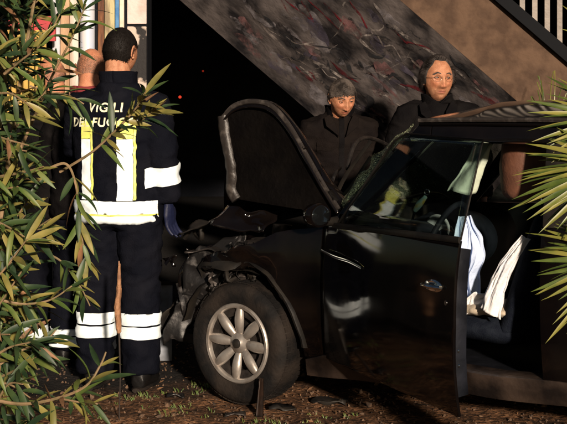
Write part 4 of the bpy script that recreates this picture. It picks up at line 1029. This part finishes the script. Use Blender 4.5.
# --- firefighter seen from behind
ff = person('firefighter from behind in navy coat lettered VIGILI DEL FUOCO', (at(119, 0, 6.77).x, 6.77, 0), R(180 - 12), H=1.88, coat='navy', trousers='navy',
            hair=('hairblk', hair_nape, .011, .25, .8, 9000), head_rot=(4, 0, -14), seed=3, gloves=True, age=.2, bulk=1.10,
            rightarm=((-.175, .01, 1.42), (-.238, .04, 1.16), (-.245, -.02, .93)), leftarm=((.19, .0, 1.42), (.25, -.10, 1.18), (.16, -.30, 1.12)))
co_, V_ = ff['coat'], ff['V']; UP = Vector((0, 0, 1))
def zband(src, z0, z1, m, extra=(), off=.005, name='reflective_band'):
    return band(src, [((0, 0, z1), (0, 0, 1)), ((0, 0, z0), (0, 0, -1))] + list(extra), m, ff['root'], name, off)
torso = [((-.225, 0, 0), (-1, 0, 0)), ((.245, 0, 0), (1, 0, 0))]
zband(co_, .918, .985, M['retro'], torso, .0035); zband(co_, .843, .908, M['retro'], torso, .0035)
zband(co_, .9085, .9175, M['retroy'], torso, .002)
for x0, x1 in ((.095, .150), (-.125, -.048)):       # vertical strips on the back
    bk = [((0, 0.01, 0), (0, -1, 0)), ((x1, 0, 0), (1, 0, 0)), ((x0, 0, 0), (-1, 0, 0))]
    zband(co_, .99, 1.30, M['retro'], bk, name='reflective_strip'); zband(co_, 1.302, 1.392, M['retroy'], bk, name='yellow_strip')
    # matching yellow edging
    w_ = .012
    bk2 = [((0, 0.01, 0), (0, -1, 0)), ((x0 - .002, 0, 0), (1, 0, 0)), ((x0 - .002 - w_, 0, 0), (-1, 0, 0))]
    zband(co_, .99, 1.392, M['retroy'], bk2, name='yellow_edging')
# sleeve bands across both forearms
for arm in (ff['ra'], ff['la']):
    e1, e2 = arm[1], arm[2]; dd = (e2 - e1).normalized(); c0 = e1 + dd * .055; c1 = e1 + dd * .155
    sd = -1 if arm is ff['ra'] else 1
    band(co_, [(tuple(c1), tuple(dd)), (tuple(c0), tuple(-dd)), ((sd * .175, 0, 0), (-sd, 0, 0)) if sd < 0 else ((0, -.12, 0), (0, 1, 0))], M['retro'], ff['root'], 'sleeve_band', .003)
for s in (-1, 1):
    for z0, z1 in ((.345, .402), (.276, .337)):
        lim = [((0, 0, 0), (-s, 0, 0))]
        zband(ff['trousers'], z0, z1, M['retro'], lim, .006, 'leg_band')
# lettering on the back, laid onto the cloth
bvh = BVHTree.FromPolygons([v.co for v in co_.data.vertices], [tuple(p.vertices) for p in co_.data.polygons])
def lettering(text, size, cx, cz):
    cu_ = bpy.data.curves.new('lettering', 'FONT'); cu_.body = text; cu_.size = size; cu_.align_x = 'CENTER'; cu_.offset = size * .022; cu_.space_character = 1.12
    o = bpy.data.objects.new('lettering', cu_); COL.objects.link(o)
    dg = bpy.context.evaluated_depsgraph_get(); me = bpy.data.meshes.new_from_object(o.evaluated_get(dg)); bpy.data.objects.remove(o)
    bm = bmesh.new(); bm.from_mesh(me); bmesh.ops.triangulate(bm, faces=bm.faces[:])
    for _ in range(2): bmesh.ops.subdivide_edges(bm, edges=[e for e in bm.edges if e.calc_length() > .012], cuts=1); bmesh.ops.triangulate(bm, faces=bm.faces[:])
    for v in bm.verts:
        x, z = cx - v.co.x, cz + v.co.y          # seen from behind: mirror local x
        h = bvh.ray_cast(Vector((x, 1.0, z)), Vector((0, -1, 0)))
        v.co = Vector((x, (h[0].y if h[0] else .15) + .006, z))
    bmesh.ops.recalc_face_normals(bm, faces=bm.faces[:]); bm.to_mesh(me); bm.free(); me.materials.clear()
    ob('lettering', me, mat('lettering_' + text.lower().replace(' ', '_'), (.85, .84, .66), .5, 0, (.62, .60, .34), 14), ff['root'])
lettering('VIGILI', .066, .020, 1.470 - .03); lettering('DEL', .064, .020 + .142, 1.365); lettering('FUOCO', .064, .020 - .052, 1.365)
MB().tube(spline([V_(-.16, .085, .20), V_(-.165, .075, .26), V_(-.155, .08, .30), V_(-.14, .09, .305)], 5), .005, 6).build('boot_glint', M['retro'], ff['root'])  # white hook standing in for a reflection on the boot

# --- bald man and another colleague half hidden by the oleander
bm1 = person('bald man in dark coat with red collar beside the firefighter', (at(84, 0, 7.35).x, 7.35, 0), R(150), H=1.80, coat='blackcloth', trousers='navy', collar='redcloth', skin='skinp',
             hair=('hairwhite', hair_fringe, .0065, .5, .7, 5200), head_rot=(14, 0, 34), seed=9, lean=.06, age=.9, fat=1.04)
for s in (-1, 1):
    for z0, z1 in ((.17, .21), (.11, .162)):
        band(bm1['trousers'], [((0, 0, z1), (0, 0, 1)), ((0, 0, z0), (0, 0, -1)), ((0, 0, 0), (-s, 0, 0))], M['retro'], bm1['root'], 'leg_band', .006)
bm2 = person('person with reddish bare head almost hidden behind oleander leaves', (at(53, 0, 7.6).x, 7.6, 0), R(200), H=1.76, coat='blackcloth', trousers='navy', skin='skinp',
             hair=('hairwhite', hair_fringe, .006, .5, .7, 4200), head_rot=(10, 0, 30), seed=14, lean=.05, age=.9)
for s in (-1, 1):
    band(bm2['trousers'], [((0, 0, .20), (0, 0, 1)), ((0, 0, .13), (0, 0, -1)), ((0, 0, 0), (-s, 0, 0))], M['retro'], bm2['root'], 'leg_band', .006)

# --- the two men behind the car
mA = person('grey haired man in brown jacket bending his head over the wrecked bonnet', (at(338, 0, 8.25).x, 8.25, 0), R(6), H=1.70, col_h=.075, col_v=.075, head_s=1.04, coat='browncloth', trousers='blackcloth', collar='blackcloth',
            hair=('hairgrey', hair_full, .021, .22, .6, 11000), head_rot=(22, -3, 10), head_off=(0.0, -.075, -.075), lean=.14, seed=21, age=.8,
            rightarm=((-.185, .01, 1.42), (-.245, .02, 1.14), (-.19, -.22, 1.02)), leftarm=((.185, .01, 1.42), (.245, .02, 1.14), (.19, -.22, 1.02)))
mB = person('man with swept back dark grey hair in black shirt standing behind the roof', (at(437, 0, 7.95).x, 7.95, 0), R(-2), H=1.80, head_s=1.10, head_off=(0, -.03, -.05), glasses=True, coat='blackcloth', trousers='blackcloth',
            hair=('hairpepper', hair_receding, .036, .22, .8, 11000), head_rot=(2, 2, 14), seed=33, age=1.0, fat=1.03, coat_len=.9, col_h=.06, col_v=.06)

for pp, zt_, mt_ in ((mA, 1.40, M['blackcloth']), (mB, 1.38, M['navy'])):
    fr_ = [((0, -.02, 0), (0, 1, 0))]
    band(pp['coat'], [((0, 0, zt_), (0, 0, 1)), ((0, 0, .86), (0, 0, -1)), ((.016, 0, 0), (1, 0, 0)), ((-.016, 0, 0), (-1, 0, 0))] + fr_, mt_, pp['root'], 'placket', .005)
    for s in (-1, 1):
        band(pp['coat'], [((0, 0, 1.235), (0, 0, 1)), ((0, 0, 1.185), (0, 0, -1)), ((s * .15, 0, 0), (s, 0, 0)), ((s * .055, 0, 0), (-s, 0, 0))] + fr_, M['browncloth'] if pp is mA else M['blackcloth'], pp['root'], 'pocket_flap', .007)
        # lapels folded back from the open neck
        q = pp['V']; V4 = [q(s * .02, -.155, 1.33), q(s * .105, -.13, 1.40), q(s * .115, -.085, 1.455), q(s * .078, -.085, 1.475), q(s * .045, -.125, 1.42)]
        lap = MB().add(V4, [(0, 1, 2, 3, 4)]).build('lapel', M['browncloth'] if pp is mA else M['blackcloth'], pp['root'], smooth=False); solid(lap, .012, 0, .004)
# ------------------------------------------------------------------ oleander bush in the foreground
def leaf_mesh(name, ln_, wd, bend, fold, m, n=7):
    vs, fs = [], []
    for i in range(n + 1):
        q = i / n; w_ = wd * (math.sin(math.pi * min(1, q * .96 + .03)) ** .75) * (1 - .25 * q); z = -bend * q * q; 
        vs += [(-w_, q * ln_, z + fold * w_), (0, q * ln_, z), (w_, q * ln_, z + fold * w_)]
        if i:
            a = (i - 1) * 3; b_ = i * 3; fs += [(a, a + 1, b_ + 1, b_), (a + 1, a + 2, b_ + 2, b_ + 1)]
    me = bpy.data.meshes.new(name); me.from_pydata(vs, [], fs); me.update(); finish(me, True, 180); me.materials.append(m); return me
LV = []
for mname, wgt in (('leafg', 5), ('leafd', 8), ('leafy', 3.2), ('leafr', .8)):
    for (ln_, wd, bd_, fo_) in ((.128, .0122, .014, .35), (.108, .0112, .03, .25), (.092, .0112, -.008, .45), (.12, .0105, .055, .6)):
        LV.append((leaf_mesh('leaf', ln_, wd, bd_, fo_, M[mname]), wgt))
rl_ = random.Random(42)
bush = empty('oleander_bush', (-1.12, 4.35, 0)); tag(bush, 'tall oleander bush with narrow leaves in front of the firefighter', 'bush')
BL = bush.location
leaves = []       # (matrix, mesh, branch, score)
def leaf_frame(p, d, up):
    y = d.normalized(); x = y.cross(up)
    x = x.normalized() if x.length > 1e-3 else y.cross(Vector((1, 0, 0))).normalized()
    z = x.cross(y); Mx = Matrix((x, y, z)).transposed().to_4x4(); Mx.translation = p; return Mx
def branch(pts, r0=.006, r1=.002, whorl=.05, start=.25, spread=.75, sc=1.0, yellow=1.0, bottom=None):
    ps = spline([p - BL for p in pts], 8); n = len(ps); rad = [r0 + (r1 - r0) * i / (n - 1) for i in range(n)]
    bo = MB().tube(ps, rad, 6).build('branch', M['twig'], bush)
    L_ = [0]
    for i in range(1, n): L_.append(L_[-1] + (ps[i] - ps[i - 1]).length)
    s = L_[-1] * start; ph = rl_.random() * 6
    while s <= L_[-1] + .001:
        i = max(j for j in range(n) if L_[j] <= s + 1e-6); i2 = min(i + 1, n - 1)
        tt = (s - L_[i]) / max(1e-6, L_[i2] - L_[i]) if i2 > i else 0
        p = ps[i].lerp(ps[i2], tt); T = (ps[i2] - ps[max(i2 - 1, 0)]).normalized()
        a = T.orthogonal().normalized(); b_ = T.cross(a); tip = s / L_[-1]
        for k in range(3 if tip < .93 else 5):
            an = ph + k * 2.094 + rl_.uniform(-.3, .3); side = a * math.cos(an) + b_ * math.sin(an)
            d = T * (1 - spread * (1.0 - .45 * tip)) + side * spread * (1 - .45 * tip) + Vector((0, 0, -.12)) + Vector((rl_.gauss(0, .12), rl_.gauss(0, .12), rl_.gauss(0, .12)))
            Mx = leaf_frame(p, d, Vector((rl_.gauss(0, .35), -.55 + rl_.gauss(0, .35), .8))) @ Matrix.Scale(sc * rl_.uniform(.72, 1.15), 4)
            ws = [w_ * (yellow if i_ // 4 in (2, 3) else 1) for i_, (m_, w_) in enumerate(LV)]
            leaves.append((Mx, rl_.choices([m_ for m_, w_ in LV], ws)[0], bo))
        ph += 1.0; s += whorl * rl_.uniform(.8, 1.25)
    return bo
P = lambda x, y, d_: at(x, y, d_)
# stems from the ground
stems = [[Vector((-1.12 + .06 * i, 4.35 + .05 * (i % 2), 0)), P(-40 + 14 * i, 330, 4.3), P(-20 + 13 * i, 180, 4.25), P(-8 + 16 * i, 60, 4.2), P(4 + 18 * i, -30, 4.2)] for i in range(3)]
for s_ in stems: branch(s_, .013, .004, .09, .35, .8)
# the branches that can be singled out
branch([P(20, 150, 4.25), P(38, 108, 4.2), P(56, 68, 4.15), P(72, 38, 4.1), P(86, 4, 4.1)], .006, .002, .045, .25, .75, 1.0, 1.2)
branch([P(60, 172, 4.3), P(92, 152, 4.25), P(118, 128, 4.2), P(136, 108, 4.15), P(146, 90, 4.1)], .005, .002, .030, .40, .60, .95, 2.0)
branch([P(118, 128, 4.2), P(136, 124, 4.2), P(152, 112, 4.15)], .003, .0015, .028, .35, .55, .9, 2.0)
branch([P(20, 172, 4.25), P(44, 170, 4.2), P(66, 164, 4.2), P(76, 186, 4.2), P(80, 224, 4.2), P(86, 262, 4.2)], .006, .002, .042, .45, .60, .95, 2.6)
branch([P(-14, 398, 4.0), P(22, 404, 3.95), P(58, 398, 3.9), P(86, 386, 3.85), P(100, 366, 3.85), P(106, 352, 3.85)], .006, .0025, .05, .35, .70, 1.0, 2.4)
branch([P(58, 398, 3.9), P(78, 402, 3.85), P(98, 404, 3.85)], .004, .002, .04, .4, .7, .95, 1.6)
branch([P(-10, 372, 4.1), P(18, 352, 4.1), P(44, 342, 4.1), P(56, 330, 4.1)], .005, .002, .042, .3, .7, 1.0, 2.0)
branch([P(-5, 70, 4.1), P(24, 52, 4.1), P(46, 38, 4.1), P(60, 14, 4.1)], .005, .002, .045, .3, .7, 1.0)
branch([P(30, 86, 4.2), P(50, 92, 4.2), P(70, 96, 4.2), P(84, 104, 4.2)], .004, .002, .045, .35, .7, .9)
branch([P(0, 300, 4.1), P(24, 304, 4.1), P(50, 300, 4.1), P(72, 286, 4.1)], .005, .002, .045, .3, .7, 1.0, 1.4)
branch([P(40, 250, 4.2), P(62, 262, 4.2), P(80, 286, 4.2), P(90, 306, 4.2)], .004, .002, .045, .3, .65, .9, 1.6)
for i in range(82):
    y0 = -20 + 460 * ((i * .618) % 1); d0 = rl_.uniform(3.95, 4.8); x0 = rl_.uniform(-50, 8)
    x1 = x0 + rl_.uniform(26, 58); y1 = y0 - rl_.uniform(-24, 60)
    xm = (x0 + x1) / 2; ym = (y0 + y1) / 2 - rl_.uniform(-6, 14)
    branch([P(x0, y0, d0), P(xm, ym, d0 - .05), P(x1, y1, d0 - .1)], .005, .002, .055, .25, .75, rl_.uniform(.85, 1.1), rl_.uniform(.5, 1.6))
def lscore(q):
    w_ = q[0].translation + BL + q[0].to_3x3() @ Vector((0, .06, 0)); px = 283.5 + w_.x * F / w_.y; py = HZ + (CH - w_.z) * F / w_.y
    return (0 if (0 <= px <= 567 and 0 <= py <= 424) else 1, w_.y)
leaves.sort(key=lscore)
rest = {}
for i, (Mx, me, bo) in enumerate(leaves):
    if i < 300:
        o = ob('leaf', me, None, bo); o.matrix_local = Mx
    else: rest.setdefault(me.materials[0].name, [MB(), me.materials[0]])[0].add([Mx @ v.co for v in me.vertices], [tuple(p.vertices) for p in me.polygons])
foli = MB(); mats = []; idx = []
for nm, (mb_, mt_) in rest.items():
    foli.add(mb_.v, mb_.f); idx += [len(mats)] * len(mb_.f); mats.append(mt_)
fme = foli.mesh('foliage'); finish(fme, True, 180)
for m_ in mats: fme.materials.append(m_)
fme.polygons.foreach_set('material_index', idx)
fo_o = ob('foliage', fme, None, bush); fo_o['kind'] = 'stuff'

# ------------------------------------------------------------------ fan palm at the right edge
palm = empty('fan_palm', (1.22, 3.75, 0)); tag(palm, 'fan palm with stiff yellow green fronds in front of the car', 'palm')
PL = palm.location; rp = random.Random(8)
tk = MB(); tk.tube([(0, 0, -.02), (.01, 0, .3), (0, 0, .62), (.0, 0, .9)], [.13, .12, .115, .07], 16); tkm = remesh(tk, .018, 2); wrinkle(tkm, .016, 22, 3); ob('trunk', tkm, M['bark'], palm); finish(tkm, True, 60)
def palmleaf(m, ln_, n=6):
    vs, fs = [], []
    for i in range(n + 1):
        q = i / n; w_ = .0165 * (1 - q) ** .7 * (.5 + .5 * min(1, q * 5)); z = -.045 * q * q
        vs += [(-w_, q * ln_, z + .45 * w_), (0, q * ln_, z), (w_, q * ln_, z + .45 * w_)]
        if i: a = (i - 1) * 3; b_ = i * 3; fs += [(a, a + 1, b_ + 1, b_), (a + 1, a + 2, b_ + 2, b_ + 1)]
    me = bpy.data.meshes.new('leaflet'); me.from_pydata(vs, [], fs); me.update(); finish(me, True, 180); me.materials.append(m); return me
PLV = [palmleaf(M['palm'], .30), palmleaf(M['palmy'], .28), palmleaf(M['palm'], .26), palmleaf(M['palmy'], .31)]
def frond(hub, ax, nrm, n, fan, lsc=1.0):
    n = int(n * 1.7)
    hub = hub - PL; top = Vector((0, 0, .9)); ax = ax.normalized(); nrm = nrm.normalized()
    fr = MB().tube(spline([top, top.lerp(hub, .5) + Vector((0, 0, .05)), hub, hub + ax * .03], 6), [.010 - .0003 * i for i in range(19)], 7).build('frond', M['palm'], palm)
    for i in range(n):
        a = R(-fan / 2 + fan * i / (n - 1) + rp.uniform(-2, 2)); d = Matrix.Rotation(a, 3, nrm) @ ax + nrm * rp.uniform(-.12, .12)
        o = ob('leaflet', rp.choice(PLV), None, fr)
        o.matrix_local = leaf_frame(hub, d, nrm + Vector((rp.gauss(0, .25),) * 3)) @ Matrix.Scale(lsc * rp.uniform(.85, 1.1) * (.75 + .25 * math.cos(a)), 4)
frond(P(618, 166, 3.65), Vector((-1, -.1, -.42)), Vector((.12, -.8, .6)), 34, 200, .98)
frond(P(626, 258, 3.6), Vector((-1, -.1, -.50)), Vector((.10, -.85, .5)), 34, 210, .98)
frond(P(612, 120, 3.8), Vector((-.9, .1, .25)), Vector((.2, -.7, .7)), 26, 180, .8)
frond(P(700, 90, 3.7), Vector((.8, -.1, .5)), Vector((-.2, -.6, .7)), 26, 180, 1)
frond(P(720, 220, 3.6), Vector((.9, -.3, -.1)), Vector((-.1, -.6, .7)), 26, 180, 1)
frond(P(640, 60, 4.0), Vector((.1, .3, 1)), Vector((0, -.9, .3)), 26, 180, 1)

# spiky plant at the foot of the stringer
ag = empty('spiky_plant', (at(550, 0, 8.1).x, 8.1, 0)); tag(ag, 'thin spiky plant growing beside the concrete stringer', 'plant')
for i in range(11):
    a = rp.uniform(-1, 1); top = at(550 + a * 22, 62 + abs(a) * 26 + rp.uniform(-4, 14), 8.1 + rp.uniform(-.1, .1)) - ag.location
    MB().tube(spline([Vector((a * .03, 0, 0)), Vector((a * .04, 0, top.z * .6)), Vector((top.x * .6, 0, top.z * .9)), top], 5), [(.008 * (1 - j / 16.5), .003) for j in range(16)], 5).build('blade', M['palm'] if i % 3 else M['palmy'], ag)

# ------------------------------------------------------------------ stake, debris, litter
stk = empty('dry_spike', tuple(at(119, 100, 6.15).xy) + (0,)); tag(stk, 'dry brown pointed plant spike standing before the firefighter legs', 'plant')
zt = CH - (258 - HZ) * 6.15 / F
MB().tube([(.0, 0, -.05), (.006, 0, .2), (0, .0, .42)], [.0035, .003, .005], 8).build('stem', mat('dark_stem', (.02, .012, .008), .8), stk)
sm_ = MB(); sm_.tube([(.003, 0, .40), (-.002, 0, .43), (-.005, .0, .48), (-.008, 0, .52), (.0, 0, .60), (.001, 0, zt - .05), (.002, 0, zt)], [(.014, .010), (.021, .012), (.024, .013), (.022, .012), (.015, .010), (.006, .004), (.001, .001)], 10)
stm = remesh(sm_, .004, 1); wrinkle(stm, .004, 45, 2, (1, 1, .3)); sto = ob('spike', stm, M['wood'], stk); finish(stm, True, 60)
gp = at(161, 330, 7.5); gpo = empty('grey_panel', (gp.x, 7.5, 0)); tag(gpo, 'grey flat panel standing between firefighter and broken car nose', 'panel')
MB().box((0, 0, .22), (.13, .02, .44), Euler((R(-6), 0, 0))).build('sheet', M['grey'], gpo)
MB().box((0, .012, .44), (.135, .03, .02), Euler((R(-6), 0, 0))).build('edge_strip', M['trim'], gpo)
# trim splinter leaning on the wheel
tp = at(259, 404, 6.2); ts = empty('trim_splinter', (tp.x, 6.2, 0)); tag(ts, 'dark brown splinter of trim leaning on the front wheel', 'debris')
def shard(u, v):
    wv = .036 * (1 - .55 * u) * (1 + .5 * noise.noise(Vector((u * 6, v * 2, 1))))
    return Vector(((v - .5) * wv + .012 * u, .035 * u + .006 * math.sin(v * 6), -.02 + .185 * u + .03 * noise.noise(Vector((v * 5, 0, 4))) * u))
solid(MB().grid(shard, 10, 5).build('shard', mat('brown_plastic', (.022, .012, .008), .5, 0, (.008, .006, .005), 15, spec=.2), ts, angle=25), .007, 0)
rd = random.Random(77)
nd = 0
for lbl, (px, py), sz, mm in [('flat black plastic shard lying on dirt before the sill', (282, 409), .07, 'trim'), ('bent black trim strip lying under the sill', (330, 402), .10, 'trim'),
                              ('dark broken plate lying in front of the wheel', (236, 414), .05, 'dark'), ('scraped metal bracket lying on dirt left of the wheel', (176, 396), .045, 'scrap')]:
    d_ = CH * F / (py - HZ); p = at(px, py, d_); o_ = empty('debris_shard', (p.x, p.y, ground_z(p.x, p.y) + .012)); tag(o_, lbl, 'debris')
    def sf(u, v): return Vector(((u - .5) * sz * 1.8, (v - .5) * sz, 0)) + crush(Vector((u, v, nd)), sz * .35, 2.2, nd)
    solid(MB().grid(sf, 8, 5).build('fragment', M[mm], o_, angle=25), .006, 0); nd += 1
# gravel, dead leaves and weeds that nobody could count
gv = MB()
for i in range(2600):
    y = rd.uniform(5.85, 8.2); x = rd.uniform(-1.9, 1.5); s = rd.uniform(.003, .010) * (2.3 if rd.random() < .06 else 1); z = ground_z(x, y)
    e = Euler((rd.random() * 6, rd.random() * 6, rd.random() * 6)).to_matrix()
    gv.add([Vector((x, y, z + s * .3)) + e @ (Vector(q) * s * rd.uniform(.7, 1.2)) for q in ((1, 0, 0), (-1, 0, 0), (0, 1, 0), (0, -1, 0), (0, 0, .7), (0, 0, -.7))],
           [(0, 2, 4), (2, 1, 4), (1, 3, 4), (3, 0, 4), (2, 0, 5), (1, 2, 5), (3, 1, 5), (0, 3, 5)])
gvo = gv.build('gravel', mat('gravel', (.13, .075, .042), .9, 0, (.04, .026, .018), 25), angle=20); gvo['kind'] = 'stuff'; gvo['label'] = 'loose gravel and crumbs scattered over the dirt'; gvo['category'] = 'gravel'
dl = MB()
for i in range(320):
    y = rd.uniform(5.85, 8.0); x = rd.uniform(-1.8, 1.5); z = ground_z(x, y) + .006; s = rd.uniform(.008, .022)
    e = Euler((rd.gauss(0, .5), rd.gauss(0, .5), rd.random() * 6)).to_matrix()
    dl.add([Vector((x, y, z)) + e @ (Vector(q) * s) for q in ((0, -1, 0), (.28, 0, .08), (0, 1, .12), (-.28, 0, .08))], [(0, 1, 2, 3)])
dlo = dl.build('leaf_litter', mat('dry_leaves', (.20, .10, .045), .8, 0, (.05, .028, .014), 6), smooth=False); dlo['kind'] = 'stuff'; dlo['label'] = 'small dry leaves littering the dirt'; dlo['category'] = 'leaves'
gs = MB()
for i in range(60):
    cx, cy = rd.choice([(-.1, 6.05), (.02, 6.12), (-.5, 6.35), (-.75, 6.6), (-.42, 6.8), (.25, 6.2), (-.9, 6.2)]); cx += rd.gauss(0, .09); cy += rd.gauss(0, .08)
    for k in range(5):
        a = rd.random() * 6.28; h = rd.uniform(.008, .03); x = cx + rd.gauss(0, .012); y = cy + rd.gauss(0, .012); z = ground_z(x, y) - .004; lx, ly = math.cos(a) * h * .6, math.sin(a) * h * .6
        gs.add([(x - .0025, y, z), (x + .0025, y, z), (x + lx * .5 + .002, y + ly * .5, z + h * .7), (x + lx, y + ly, z + h)], [(0, 1, 2), (0, 2, 3)])
gso = gs.build('weeds', M['leafg'], smooth=False); gso['kind'] = 'stuff'; gso['label'] = 'sparse green weeds sprouting from the dirt'; gso['category'] = 'weeds'
